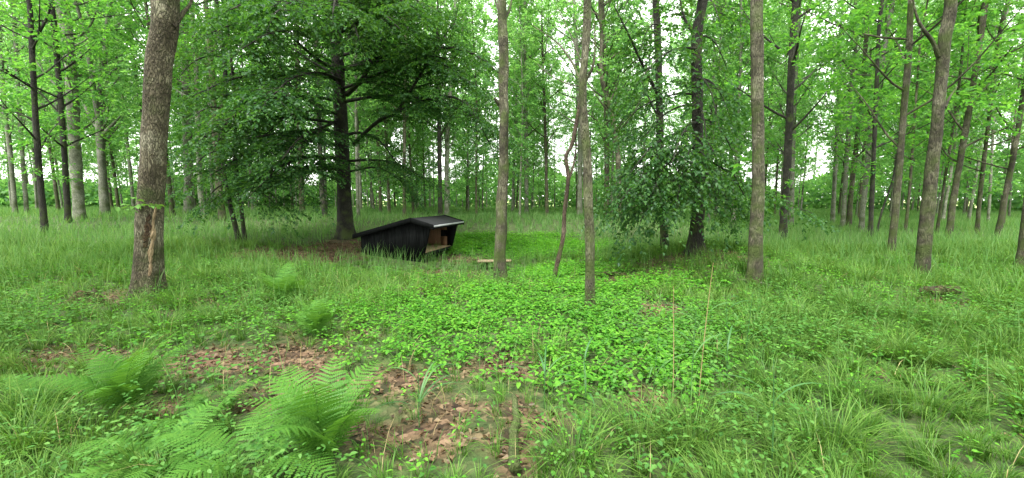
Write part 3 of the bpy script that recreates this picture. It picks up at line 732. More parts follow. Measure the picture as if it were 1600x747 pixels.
while len(spots) < 235 and tries < 40000:
    tries += 1
    y = 21 + 55 * rng.uniform() ** .8; x = (rng.uniform(-1.45, 1.45) if rng.uniform() < .9 else rng.uniform(-.42, .35)) * y
    if abs(x) > 75: continue
    u = 800 + 600 * x / y
    if y < 26 and -6 < x < 8: continue
    if 1268 < u < 1298: continue                       # the open gap to the sky
    if min((x - a) ** 2 + (y - b) ** 2 for a, b in spots + taken) < (1.7 if y < 40 else 2.2) ** 2: continue
    spots.append((x, y))
spots.sort(key=lambda s: s[1])
back = []  # unseen trees added around the viewpoint to block low light and deepen contrast
while len(back) < 26:
    a_ = rng.uniform(1.25, 5.03); r_ = rng.uniform(8, 30); x, y = r_ * math.sin(a_), r_ * math.cos(a_) - 2
    if y > 4 and abs(x) < 1.5 * y + 3: continue
    if min([(x - a) ** 2 + (y - b) ** 2 for a, b in back] or [99]) > 14: back.append((x, y))
for k, (x, y) in enumerate(back):
    t, c, h = protos[k % 6]
    root = empty('woodland_tree', (x, y, float(ground(x, y))), rng.uniform(0, 6.28))
    tag(root, 'slim unseen woodland tree added behind or beside the viewpoint for its shade', 'tree', 'unseen trees added around the viewpoint')
    link('trunk', t, None, root); link('crown', c, None, root)
REG = [(90, 'at the far left edge'), (210, 'left of the leaning oak'), (420, 'right of the leaning oak'), (560, 'behind the big beech'),
       (720, 'above the shelter roof'), (830, 'behind the bench'), (930, 'around the crooked sapling'), (1170, 'behind the drooping beech'), (1290, 'right of the mound trunk'),
       (1440, 'left of the mossy trunk'), (99999, 'right of the mossy trunk')]
ORD = ['first', 'second', 'third', 'fourth', 'fifth', 'sixth', 'seventh', 'eighth', 'ninth', 'tenth', 'eleventh', 'twelfth', 'thirteenth', 'fourteenth', 'fifteenth', 'sixteenth', 'seventeenth', 'eighteenth', 'nineteenth', 'twentieth', 'twenty-first', 'twenty-second', 'twenty-third', 'twenty-fourth', 'twenty-fifth']
TONE = ['grey', 'brown', 'grey', 'grey', 'brown', 'grey']
for k, (x, y) in enumerate(spots):
    t, c, h = protos[k % 6]
    s = rng.uniform(.8, 1.15)
    root = empty('woodland_tree', (x, y, float(ground(x, y))), rng.uniform(0, 6.28))
    root.scale = (s, s, s * rng.uniform(.9, 1.1))
    root.rotation_euler[0] = rng.normal() * .02; root.rotation_euler[1] = rng.normal() * .02
    u = 800 + 600 * x / y
    where = next(w for lim, w in REG if u < lim)
    if y < 40:                                         # told apart by their order from the left
        mates = sorted(800 + 600 * a_ / b_ for a_, b_ in spots if b_ < 40 and next(w for lim, w in REG if 800 + 600 * a_ / b_ < lim) == where)
        lab = 'slim %s tree, %s from left in the nearer rows %s' % (TONE[k % 6], ORD[min(mates.index(u), len(ORD) - 1)], where)
    else:
        lab = 'slim %s tree in the far rows %s' % (TONE[k % 6], where)
    tag(root, lab, 'tree', 'slim trees ' + where if y < 40 else lab.replace('tree', 'trees'))
    link('trunk', t, None, root); link('crown', c, None, root)

# hedge and scrub that closes the view beyond the stand
rng = np.random.default_rng(5)
n = 85000
ha = rng.uniform(-1.12, 1.12, n); hr = 80 + 4 * rng.normal(size=n); hx = hr * np.sin(ha) * 1.1; hy = hr * np.cos(ha)
hh = 6.5 + 4.0 * vnoise(ha * 18, ha * 4, 1.0) + 2.0 * vnoise(ha * 55, ha * 8, 3.)
hz = rng.uniform(0, 1, n) ** .95 * np.maximum(hh, .8)
P = np.stack([hx, hy, hz], 1)
hm = leaves_to_mesh('far_hedge', [(P, rng.normal(size=(n, 3)), rng.normal(size=(n, 3)) + [0, 0, .6], np.full(n, .62) * rng.uniform(.6, 1.3, n), np.full(n, .45))], rng)
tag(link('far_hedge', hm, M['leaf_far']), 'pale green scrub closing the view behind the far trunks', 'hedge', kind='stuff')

# ------------------------------------------------------------------ grass
def sample_wedge(rng, n, y0, y1, wide=1.42, pad=.8):
    y = np.sqrt(rng.uniform(y0 ** 2, y1 ** 2, n)); x = rng.uniform(-1, 1, n) * (wide * y + pad)
    return x, y

def blades(rng, x, y, h, w, seg=2, lean=.5, az=None):
    n = len(x); z = ground(x, y)
    a = rng.uniform(0, 6.283, n) if az is None else az
    b = a + rng.normal(size=n) * .5 + 1.57
    ld = np.stack([np.cos(a), np.sin(a), np.zeros(n)], 1); wd = np.stack([np.cos(b), np.sin(b), np.zeros(n)], 1)
    ln = lean * rng.uniform(.25, 1.5, n)
    base = np.stack([x, y, z - .01], 1)
    ts = [0, .5, 1] if seg == 2 else ([0, 1] if seg == 1 else [0, .36, .7, 1])
    rows = []
    for t in ts:
        horiz = ln * t ** 2
        vert = t * (1 - .35 * ln * t ** 2 / np.maximum(1, .0 + 1))
        c = base + ld * (h * horiz)[:, None] + np.stack([0 * x, 0 * x, h * np.maximum(vert, .1 * t)], 1)
        if t < 1:
            ww = w * (1 - .45 * t)
            rows += [c - wd * ww[:, None] * .5, c + wd * ww[:, None] * .5]
        else:
            rows.append(c)
    V = np.stack(rows, 1)
    f = []
    k = len(ts)
    for s in range(k - 2):
        f += [[2 * s, 2 * s + 1, 2 * s + 3], [2 * s, 2 * s + 3, 2 * s + 2]]
    f.append([2 * (k - 2), 2 * (k - 2) + 1, 2 * (k - 1)])
    f = np.array(f)
    Fc = (np.arange(n)[:, None, None] * V.shape[1] + f[None]).reshape(-1, 3)
    return V.reshape(-1, 3), Fc, np.repeat(rng.uniform(0, 1, n), len(f))

def clumped(rng, x, y, scale, amp):
    """pull points towards clump centres so that grass grows in tufts"""
    cx = np.floor(x / scale); cy = np.floor(y / scale)
    jx = np.abs(np.sin(cx * 12.9898 + cy * 78.233) * 43758.5453) % 1; jy = np.abs(np.sin(cx * 39.346 + cy * 11.135) * 24634.6345) % 1
    tx = (cx + jx) * scale; ty = (cy + jy) * scale
    return x + (tx - x) * amp, y + (ty - y) * amp, jx, np.arctan2(y - ty, x - tx)

def stuff(name, label, cat, mat, parts):
    V, Fc, Rn, n = [], [], [], 0
    for v, f, r in parts:
        V.append(v); Fc.append(f + n); Rn.append(r); n += len(v)
    o = link(name, mesh_np(name, np.concatenate(V), np.concatenate(Fc), np.concatenate(Rn)), M[mat])
    return tag(o, label, cat, kind='stuff')

rng = np.random.default_rng(11)
parts = []
# near lawn of fine blades in tufts
x, y = sample_wedge(rng, 125000, 1.6, 5.2)
mixed = sstep(-1.05, -.6, x / y) * (1 - sstep(.35, .7, x / y)) * sstep(1.7, 2.2, y)       # ferns, seedlings and litter, little grass
k = rng.uniform(size=len(x)) < np.clip(1.0 - 1.0 * litter(x, y) - .55 * seed(x, y), .02, 1) * (1 - .62 * mixed) * (.78 + .35 * vnoise(x * 1.6, y * 1.6, 8))
x, y = x[k], y[k]; x, y, j, az = clumped(rng, x, y, .22, .55)
h = (.10 + .20 * j + .08 * vnoise(x, y, 3)) * rng.uniform(.6, 1.3, len(x)); h = np.maximum(h, .05) * (1 - .4 * sstep(-1.05, -.6, x / y) * (1 - sstep(.35, .7, x / y)))
parts.append(blades(rng, x, y, h, .0042 + .003 * rng.uniform(size=len(x)), 3, .75, az + rng.normal(size=len(x)) * .7))
# middle distance
x, y = sample_wedge(rng, 165000, 5.2, 13)
k = rng.uniform(size=len(x)) < np.clip(1.0 - .95 * litter(x, y) - .7 * seed(x, y), .03, 1) * (.7 + .4 * vnoise(x * 1.2, y * 1.2, 8))
x, y = x[k], y[k]; x, y, j, az = clumped(rng, x, y, .34, .5)
h = (.16 + .22 * j + .10 * vnoise(x * .7, y * .7, 3)) * rng.uniform(.6, 1.3, len(x)); h = np.maximum(h, .06) * (1 - .6 * np.exp(-(((x + 1.6) / 3.4) ** 2 + ((y - 10.3) / 2.4) ** 2))) * (1 - .6 * np.exp(-(((x + 3.4) / 2.6) ** 2 + ((y - 11.4) / 1.7) ** 2)))
parts.append(blades(rng, x, y, h, .006 + .0008 * y, 2, .7, az + rng.normal(size=len(x)) * .8))
stuff('woodland_grass', 'fine green grass growing in tufts over the near woodland floor', 'grass', 'grass', parts)
parts = []
x, y = sample_wedge(rng, 240000, 13, 60)
k = rng.uniform(size=len(x)) < np.clip(1.0 - .9 * litter(x, y) * (y < 18) - .6 * seed(x, y), .05, 1) * (.75 + .3 * vnoise(x * .6, y * .6, 8)) * np.where(y > 35, .6, 1)
x, y = x[k], y[k]; x, y, j, az = clumped(rng, x, y, .6, .4)
h = (.34 + .22 * j) * rng.uniform(.6, 1.25, len(x)) * (1 + .25 * vnoise(x * .4, y * .4, 2))
parts.append(blades(rng, x, y, h, .012 + .0010 * y, 1, .45))
stuff('meadow_grass', 'soft pale tall grass carpeting the ground between the far trunks', 'grass', 'meadow', parts)
# arching tussocks on the right and around the oak
parts = []
tx, ty = [], []
for u, v, s in [(215, 465, .6), (250, 466, .6), (775, 443, .5), (795, 442, .5), (913, 489, .45), (930, 488, .45), (1168, 449, .6), (1192, 449, .6), (1427, 441, .6), (1453, 441, .6), (1585, 430, .7), (1240, 500, 1), (1330, 490, 1.1), (1290, 530, .9), (1180, 530, 1), (1420, 510, 1), (1500, 520, 1), (1560, 480, 1.1), (1350, 440, 1), (1130, 480, .8), (280, 480, 1), (320, 440, 1), (255, 520, .9), (860, 560, .8), (560, 480, .8), (1230, 450, 1),
                (1100, 560, .8), (60, 650, .9), (130, 690, .8), (1300, 700, .9), (900, 720, .8), (30, 710, 1), (1240, 660, .7), (1450, 640, .8), (600, 470, .8), (500, 470, .8), (1570, 560, 1), (1080, 700, .9), (1000, 690, .8), (1320, 620, .8), (1200, 610, .8), (1400, 560, .9), (350, 500, .8)]:
    p = hit(u, v)
    m = int(240 * s)
    xx = p[0] + rng.normal(size=m) * .11; yy = p[1] + rng.normal(size=m) * .11
    parts.append(blades(rng, xx, yy, s * rng.uniform(.18, .5, m), np.full(m, .0055 + .0006 * p[1]), 3, 1.15, np.arctan2(yy - p[1], xx - p[0]) + rng.normal(size=m) * .4))
stuff('tussock_grass', 'arching tussocks of long fine grass', 'grass', 'grass', parts)
# flowering grass haze: thin pale stems
parts = []
x, y = sample_wedge(rng, 14000, 2.2, 16)
k = (litter(x, y) < .3) & (seed(x, y) < .35) & (rng.uniform(size=len(x)) < .35 + .65 * sstep(5, 10, y)); x, y = x[k], y[k]
parts.append(blades(rng, x, y, rng.uniform(.4, .75, len(x)), .003 + .0007 * y, 3, .35))
stuff('flowering_grass', 'thin pale flowering grass stems standing over the turf', 'grass', 'meadow', parts)

parts = []
x, y = sample_wedge(rng, 1100, 1.8, 9)
parts.append(blades(rng, x, y, rng.uniform(.08, .36, len(x)), .0025 + .0006 * y, 3, .9))
stuff('dead_straw', 'dry straw-coloured grass stalks tangled in the turf', 'grass', 'straw', parts)
# ------------------------------------------------------------------ leafy ground plants
def herbs(rng, x, y, h, nl, L, W, mat_rows=2, droop=.35, six=False, spread=.25):
    """each plant: whorls of leaves on a short stem"""
    n = len(x); z = ground(x, y)
    ld = []
    a0 = rng.uniform(0, 6.28, n)
    ta, tb = rng.normal(size=n) * .18, rng.normal(size=n) * .18
    out = []
    for r in range(mat_rows):
        for k in range(nl):
            a = a0 + k * 6.283 / nl + r * .6 + rng.normal(size=n) * .25
            f = (1 - .38 * r) * rng.uniform(.85, 1.05, n)
            el = rng.uniform(-.25, .35, n) - .1 * r
            D = np.stack([np.cos(a) * np.cos(el), np.sin(a) * np.cos(el), np.sin(el)], 1)
            P = np.stack([x + ta * h * f, y + tb * h * f, z + h * f], 1) + D * (.02 + .02 * r)
            N = np.stack([-np.cos(a) * .25, -np.sin(a) * .25, np.ones(n)], 1) + rng.normal(size=(n, 3)) * .18
            s = rng.uniform(.7, 1.2, n) * (1 + .15 * r)
            out.append((P, D, N, L * s, W * s))
    P, D, N, Ls, Ws = (np.concatenate(q) for q in zip(*out))
    v, f, k = leaf_mesh(P, D, N, Ls, Ws, rng, six=six, fold=.15)
    return v, f, np.repeat(rng.uniform(0, 1, len(P)), k)

rng = np.random.default_rng(21)
parts = []
x, y = sample_wedge(rng, 72000, 2.4, 17)
d = seed(x, y); k = rng.uniform(size=len(x)) < np.clip(d * 1.1 * (1 - .9 * litter(x, y)) * (.72 + .5 * vnoise(x * 4.3, y * 4.3, 3)), 0, 1); x, y = x[k], y[k]
nn = y < 6.5
parts.append(herbs(rng, x[nn], y[nn], rng.uniform(.05, .22, nn.sum()), 4, rng.uniform(.035, .075, nn.sum()), rng.uniform(.022, .044, nn.sum()), 2, six=True))
nn = ~nn
parts.append(herbs(rng, x[nn], y[nn], rng.uniform(.06, .24, nn.sum()), 4, rng.uniform(.05, .095, nn.sum()), rng.uniform(.033, .06, nn.sum()), 2))
stuff('seedling_carpet', 'carpet of bright green leafy seedlings in the hollow', 'seedlings', 'seedling', parts)
print('seedlings', len(x))

parts = []
x, y = sample_wedge(rng, 22000, 1.7, 11)
u = 800 + 600 * x / y
right = sstep(.05, .45, x / y) * .95; left = sstep(-.25, -.7, x / y) * .75
dens = (right * sstep(7.5, 3.0, y) + left * sstep(9, 3, y) + .12) * (.45 + .8 * vnoise(x * 1.5, y * 1.5, 6))
k = rng.uniform(size=len(x)) < np.clip(dens * (1 - 1.0 * litter(x, y)), 0, 1); x, y = x[k], y[k]
for lvl in range(3):
    hh = rng.uniform(.10, .18, len(x)) * (1 + lvl * (.7 + .3 * vnoise(x, y, 2)))
    parts.append(herbs(rng, x + rng.normal(size=len(x)) * .03, y + rng.normal(size=len(x)) * .03, hh, 2 + (lvl == 2), (.056 - .006 * lvl) * rng.uniform(.6, 1.25, len(x)) * (.75 + .25 * sstep(2, 4, y)), (.037 - .004 * lvl) * rng.uniform(.7, 1.1, len(x)) * (.75 + .25 * sstep(2, 4, y)), 1, six=True))
stuff('bramble_undergrowth', 'low brambles and nettles with matt serrated leaves', 'undergrowth', 'bramble', parts)
print('brambles', len(x))

# scattered bright seedlings amid grass
parts = []
x, y = sample_wedge(rng, 5200, 1.9, 10)
k = (litter(x, y) < .7) & (rng.uniform(size=len(x)) < .55 + .45 * vnoise(x * 1.3, y * 1.3, 9)); x, y = x[k], y[k]
parts.append(herbs(rng, x, y, rng.uniform(.08, .22, len(x)), 4, rng.uniform(.03, .065, len(x)) * (.6 + .4 * sstep(2, 4.5, y)), rng.uniform(.019, .04, len(x)) * (.6 + .4 * sstep(2, 4.5, y)), 2, six=True))
stuff('stray_seedlings', 'single bright seedlings scattered through grass and litter', 'seedlings', 'seedling', parts)

# fallen leaves
rng = np.random.default_rng(31)
x, y = sample_wedge(rng, 90000, 1.7, 14)
k = rng.uniform(size=len(x)) < litter(x, y) * np.where(y < 6, 1.6, .9) + .04; x, y = x[k], y[k]
n = len(x)
P = np.stack([x, y, ground(x, y) + rng.uniform(.004, .03, n)], 1)
D = rng.normal(size=(n, 3)) * [1, 1, .25]; N = rng.normal(size=(n, 3)) * .45 + [0, 0, 1]
v, f, k = leaf_mesh(P, D, N, rng.uniform(.03, .07, n), rng.uniform(.018, .04, n), rng, fold=.35)
stuff('leaf_litter', 'brown fallen beech leaves lying in bare patches', 'leaves', 'dead_leaf', [(v, f, np.repeat(rng.uniform(0, 1, n), k))])
print('litter', n)

# ------------------------------------------------------------------ ferns
def frond_mesh(seed_, L=1.0, arch=1.3, el0=1.25):
    rng = np.random.default_rng(seed_)
    K = 26
    t = np.linspace(0, 1, K)
    el = el0 - arch * t ** 1.3
    d = np.stack([np.cos(el), .12 * np.sin(t * 3 + seed_), np.sin(el)], 1) * (L / (K - 1))
    C = np.concatenate([[np.zeros(3)], np.cumsum(d[:-1], 0)])
    T = unit(np.gradient(C, axis=0))
    V, Fc, Rn = [], [], []
    n = 0
    v, f = tube(C, np.linspace(.006, .0015, K) * L, 4)
    V.append(v); Fc.append(f); Rn.append(np.full(len(f), .9)); n += len(v)
    for i in range(4, K):
        s = (i - 3) / (K - 3)
        pl = L * .24 * (math.sin(math.pi * min(1, s ** .75 * .93 + .09)) ** .8) * (1 if s < .97 else .6) + .012 * L
        for sg in (-1, 1):
            side = np.array([0, sg, 0.0]); nrm = unit(np.cross(T[i], np.array([0, 1.0, 0])))
            nrm = nrm if nrm[2] > 0 else -nrm
            pd = unit(side + T[i] * (.32 + .3 * s) - nrm * .10 + rng.normal(size=3) * .05)
            cross = unit(np.cross(nrm, pd))
            m = 9
            q = (np.arange(m) + .6) / m
            base = C[i] + pd * (pl * q)[:, None] - np.array([0, 0, 1.0]) * (.14 * pl * q ** 2)[:, None]
            lw = (.014 + .15 * pl) * .40 * (1 - q ** 2.2 * .8)
            for ss in (-1, 1):
                tip = base + cross * (ss * lw)[:, None] + pd * (lw * .30)[:, None] - nrm * (lw * .15)[:, None]
                hw = pl / m * .5
                b0 = base - pd * hw; b1 = base + pd * hw
                t0 = tip - pd * hw * .75; t1 = tip + pd * hw * .45
                v = np.stack([b0, b1, t1, t0], 1).reshape(-1, 3)
                q4 = np.arange(m)[:, None] * 4
                V.append(v); Fc.append(np.concatenate([q4 + [[0, 1, 2]], q4 + [[0, 2, 3]]]) + n); n += len(v); Rn.append(np.full(2 * m, rng.uniform(.15, .85)))
    return mesh_np('frond', np.concatenate(V), np.concatenate(Fc), np.concatenate(Rn))
fronds = [frond_mesh(k, 1.0, a, e) for k, (a, e) in enumerate([(1.1, 1.3), (1.5, 1.2), (1.3, 1.0), (1.0, .9)])]
for f in fronds: f.materials.append(M['fern'])
FERNS = [(205, 645, 10, .60, 'feathery dark fern in the left foreground beside broad-leaved seedlings', 0),
         (515, 726, 10, .72, 'largest fern, upright fronds at the bottom left of centre', 0),
         (446, 478, 9, .72, 'fern farthest back, in front of the litter under the big beech', 0),
         (492, 530, 8, .58, 'fern just in front of the farthest one, grassy at its foot', 0),
         (318, 668, 6, .52, 'low fern with flat fronds between the two large ferns', 1),
         (395, 742, 7, .62, 'sprawling fern with yellow-green fronds at the bottom edge', 1),
         (250, 735, 6, .55, 'low fern half in grass at the bottom left', 1),
         (70, 640, 5, .45, 'small pale fern at the left edge', 1)]
rng = np.random.default_rng(41)
for (u, v, n, s, lab, flat) in FERNS:
    p = hit(u, v)
    root = tag(empty('fern', (p[0], p[1], float(ground(p[0], p[1])))), lab, 'fern', 'ferns in the foreground')
    a0 = rng.uniform(0, 6)
    for k in range(n):
        o = link('frond', fronds[(k % 2) + (2 if flat and k % 3 else 0)], None, root)
        sc = s * rng.uniform(.75, 1.15)
        o.scale = (sc, sc * rng.uniform(.85, 1.1), sc)
        o.rotation_euler = (rng.normal() * .12, rng.normal() * .10 + (.25 if flat else -.24), a0 + k * 6.283 / n + rng.normal() * .25)
        o.location = (rng.normal() * .02, rng.normal() * .02, -.01)

# ------------------------------------------------------------------ reeds and broad grass blades
def ribbon(P, w, nrm):
    P = np.asarray(P); T = unit(np.gradient(P, axis=0)); S = unit(np.cross(T, nrm)); K = len(P)
    V = np.stack([P - S * w[:, None] * .5, P + np.array(nrm) * w[:, None] * -.12, P + S * w[:, None] * .5], 1).reshape(-1, 3)
    f = []
    for i in range(K - 1):
        a = i * 3
        f += [[a, a + 1, a + 4], [a, a + 4, a + 3], [a + 1, a + 2, a + 5], [a + 1, a + 5, a + 4]]
    return V, np.array(f)
def reed(u, v, h, nb, lab, dry, seed_, lean=.05):
    rng = np.random.default_rng(seed_)
    p = hit(u, v); b = np.array([p[0], p[1], float(ground(p[0], p[1]))])
    root = tag(empty('reed_stalk', b), lab, 'reed', 'reed stalks at the right')
    t = np.linspace(0, 1, 9)
    a = rng.uniform(0, 6.28)
    C = np.stack([lean * h * t ** 1.5 * math.cos(a), lean * h * t ** 1.5 * math.sin(a), h * t], 1)
    vv, f = tube(C, np.linspace(.0045, .002, 9), 5)
    link('stalk', mesh_np('stalk', vv, f, np.full(len(f), .5)), M['straw' if dry else 'reed'], root)
    for k in range(nb):
        i = int(rng.integers(2, 8)); az = rng.uniform(0, 6.28); L = rng.uniform(.28, .5)
        q = np.linspace(0, 1, 8); el = 1.0 - 1.5 * q
        d = np.stack([np.cos(el) * math.cos(az), np.cos(el) * math.sin(az), np.sin(el)], 1) * L / 7
        P = C[i] + np.concatenate([[np.zeros(3)], np.cumsum(d[:-1], 0)])
        vv, f = ribbon(P, .014 * np.sin(np.pi * (q * .9 + .1)) + .001, [-math.sin(az) * 0, 0, 1.0])
        link('blade', mesh_np('blade', vv, f, np.full(len(f), rng.uniform())), M['reed'], root)
for k, (u, v, h, nb, lab, dry) in enumerate([
        (1051, 640, 1.0, 0, 'bare dry straw-coloured stalk, leftmost of the reeds', True), (1092, 625, 1.15, 2, 'tallest dry reed stalk, second from the left', True), (1078, 640, .8, 5, 'green leafy reed between the two dry stalks', False),
        (1135, 600, .75, 6, 'green reed with arching blades right of the dry stalks', False), (1165, 560, .7, 6, 'green reed with long blades nearest the mound trunk', False), (1020, 630, .6, 5, 'short green reed left of the dry stalks', False),
        (1205, 742, .7, 5, 'green reed at the bottom edge right of centre', False), (655, 668, .45, 7, 'blue-green broad-bladed reed beside the leaf litter patch', False), (850, 640, .55, 5, 'broad-bladed reed right of the fallen branch', False),
        (915, 650, .5, 5, 'small broad-bladed reed in the seedling carpet', False)]):
    reed(u, v, h, nb, lab, dry, 500 + k)

# ------------------------------------------------------------------ fallen wood
def log_at(name, pxs, r0, r1, lab, mat, seed_, lift=.5, cat='branch', twigs=0):
    rng = np.random.default_rng(seed_)
    pts = np.array([hit(u, v) for u, v in pxs]); pts[:, 2] = ground(pts[:, 0], pts[:, 1]) + r0 * lift
    C = spline(pts, 18); C += rng.normal(size=C.shape) * r0 * .12
    b = C[0].copy()
    g = Geo(); g.add(*tube(C - b, np.linspace(r0, r1, 18), 12, bark_disp(rng, .1, 0, z0=0), cap=True))
    for k in range(twigs):
        i = int(rng.integers(3, 16)); d = unit(rng.normal(size=3) + [0, 0, .8]); g.add(*tube(np.array([C[i] - b, C[i] - b + d * .08, C[i] - b + d * .16]), [r1 * .5, r1 * .35, .003], 5, cap=True))
    V, f = g.arrays()
    tag(link(name, mesh_np(name, V, f, smooth=True), M[mat], None, b), lab, cat)
log_at('fallen_branch', [(806, 747), (803, 705), (806, 660), (804, 628)], .036, .02, 'mossy fallen branch pointing away from the bottom edge', 'bark_brown', 1, 1.4, twigs=3)
log_at('fallen_log', [(1446, 470), (1470, 467), (1498, 468)], .085, .07, 'short mossy rotten log in the grass at the right', 'rotten', 2, 1.6, 'log')
log_at('fallen_branch', [(1152, 446), (1175, 447), (1205, 455)], .032, .018, 'pale bare stick at the foot of the mound trunk', 'bark_grey', 3, 3.0)
log_at('fallen_log', [(930, 434), (950, 431), (975, 433)], .07, .05, 'dark log in the shade left of the drooping beech', 'rotten', 4, .7, 'log')
log_at('fallen_branch', [(1000, 745), (980, 700), (985, 660)], .010, .005, 'thin twig lying in the grass at bottom centre', 'bark_red', 5, 1.5)
# rotten stump left of the oak
def stump():
    rng = np.random.default_rng(9); p = hit(133, 475); b = np.array([p[0], p[1], float(ground(p[0], p[1]))])
    z = np.linspace(-.05, .2, 9); C = np.stack([z * .2, z * 0, z], 1)
    v, f = tube(C, np.linspace(.26, .12, 9), 22, lambda zz, th: 1 + .16 * np.sin(3 * th + 1) + .1 * np.sin(7 * th + 9 * zz) + .06 * np.sin(13 * th), cap=True, horiz=True)
    v[:, 2] += .05 * np.sin(v[:, 0] * 31) * (v[:, 2] > .1)
    root = tag(empty('rotten_stump', b), 'crumbling brown stump among undergrowth left of the oak', 'stump')
    link('stump_body', mesh_np('stump_body', v, f), M['rotten'], root)
stump()

# ------------------------------------------------------------------ oak: torn wound and leafy shoot
oroot, ob, oC, orad, odsp = oak
def trunk_at(z):
    i = int(np.clip(np.searchsorted(oC[:, 2], z), 1, len(oC) - 1)); return oC[i], orad[i]
rng = np.random.default_rng(3)
toc = unit(-ob[:2])
th0 = math.atan2(toc[1], toc[0])                     # side of the trunk that faces the camera
def skin_patch(name, za, zb, tha, thb, half, proud, mat, label, seed_, wob=.02):
    """irregular strip that follows the trunk surface, edges sunk into the bark"""
    rg = np.random.default_rng(seed_)
    nz, nt = 34, 11
    V = []
    for iz, q in enumerate(np.linspace(0, 1, nz)):
        z = za + (zb - za) * q; c, r = trunk_at(z)
        hw = half * (math.sin(math.pi * min(1, q * .92 + .06)) ** .5) * (1 + .3 * math.sin(q * 23) + .18 * math.sin(q * 61))
        ctr = tha + (thb - tha) * q + .05 * math.sin(q * 14)
        for it, w in enumerate(np.linspace(-1, 1, nt)):
            th = th0 + ctr + hw * w
            rs = r * float(odsp(np.array([[z]]), np.array([[th]]))[0, 0])
            o = proud * (1 - w * w) - .018 * w * w * w * w - .006 + (.006 * math.sin(w * 9 + q * 5) + wob * .2 * rg.normal()) * (1 - w * w)
            V.append([c[0] + (rs + o) * math.cos(th), c[1] + (rs + o) * math.sin(th), z + .004 * rg.normal()])
    i = np.arange((nz - 1) * (nt - 1)); a = (i // (nt - 1)) * nt + i % (nt - 1)
    Fq = np.concatenate([np.stack([a, a + 1, a + nt + 1], 1), np.stack([a, a + nt + 1, a + nt], 1)])
    tag(link(name, mesh_np(name, np.array(V), Fq, smooth=True), M[mat], oroot), label)
skin_patch('torn_wood', .38, 1.52, .02, .32, .20, .030, 'torn_wood', 'pale splintered wound on the trunk', 4, .03)
skin_patch('painted_hollow', .85, 1.40, -.36, -.12, .36, .014, 'rotten', 'dark patch coloured like a shaded cavity beside the wound', 5)  # cavity's darkness put into the colour; the strip itself is slightly raised
c, r = trunk_at(1.0); th = th0 + .16
p0 = np.array([c[0] + r * math.cos(th), c[1] + r * math.sin(th), 1.0]); od = np.array([math.cos(th), math.sin(th), 0])
v, f = tube(np.array([p0 - od * .03, p0 + od * .04 + [0, 0, .04], p0 + od * .06 + [.01, 0, .12]]), [.034, .024, .006], 9, lambda zz, t: 1 + .2 * np.sin(3 * t + zz * 40), cap=True)
link('broken_snag', mesh_np('broken_snag', v, f), M['torn_wood'], oroot)
lf = []
c, r = trunk_at(1.55)
g = Geo(); limbs = []
for k in range(7):
    az = math.atan2(toc[0], toc[1]) + rng.uniform(-.3, 1.2)
    p0 = np.array([c[0] + math.sin(az) * r * .95, c[1] + math.cos(az) * r * .95, 1.46 + rng.uniform(0, .14)])
    Pq = limb_path(p0, az + rng.uniform(-.5, .5), R(rng.uniform(0, 40)), rng.uniform(.15, .36), rng, -.4, n=5); g.add(*tube(Pq, np.linspace(.005, .002, 5), 4)); limbs.append((Pq, np.linspace(.005, .002, 5)))
fo = foliage(limbs, g, rng, .18, .07, .09, .07, 2, .7, .085, ratio=.6)
V, f = g.arrays()
sh = link('leafy_shoot', mesh_np('leafy_shoot', V, f), M['bark_brown'], oroot)
one = leaves_to_mesh('leaf', [(np.zeros((1, 3)), np.array([[1.0, 0, 0]]), np.array([[0, 0, 1.0]]), np.ones(1), np.full(1, .62))], rng, six=True)
one.materials.append(M['bramble'])
Pq, Dq, Nq, Lq, Wq = fo
for k in range(0, len(Pq), max(1, len(Pq) // 34)):
    X = unit(Dq[k]); Yv = unit(np.cross(Nq[k], X)); Zv = np.cross(X, Yv)
    o = link('leaf', one, None, sh)
    mt = Matrix(np.stack([X, Yv, Zv], 1).tolist()).to_4x4() @ Matrix.Diagonal((*[float(Lq[k]) * 1.15] * 3, 1))
    mt.translation = Vector(Pq[k].tolist())
    o.matrix_basis = mt

# ------------------------------------------------------------------ shelter
def box_mesh(name, x0, x1, y0, y1, z0, z1):
    v = np.array([[x, y, z] for x in (x0, x1) for y in (y0, y1) for z in (z0, z1)])
    f = [[0, 1, 3], [0, 3, 2], [4, 6, 7], [4, 7, 5], [0, 4, 5], [0, 5, 1], [2, 3, 7], [2, 7, 6], [0, 2, 6], [0, 6, 4], [1, 5, 7], [1, 7, 3]]
    return mesh_np(name, v, f)
def prism(name, xz, y0, y1):
    n = len(xz)
    v = np.array([[x, y0, z] for x, z in xz] + [[x, y1, z] for x, z in xz])
    f = [[0, k, k + 1] for k in range(1, n - 1)] + [[n, n + k + 1, n + k] for k in range(1, n - 1)]
    for k in range(n):
        j = (k + 1) % n; f += [[k, k + n, j + n], [k, j + n, j]]
    return mesh_np(name, v, f)
SX, SY = -2.60, 12.0
sz = float(ground(-3.2, 12.6)) - .02
shel = empty('shelter', (SX, SY, sz), -R(14.5))
tag(shel, 'black wooden sleeping shelter with open front and low pitched roof under the beech', 'shelter')
Wd = 2.2
XR, XA, XF = -2.45, -.55, .06
def roof_z(x):
    return np.where(x < XA, .84 + (x - XR) / (XA - XR) * (1.36 - .84), 1.36 + (x - XA) / (XF - XA) * (1.19 - 1.36))
def bot_z(x):
    return np.where(x > -.20, .12 + (x + .20) / (XF + .20) * 1.0, .12)
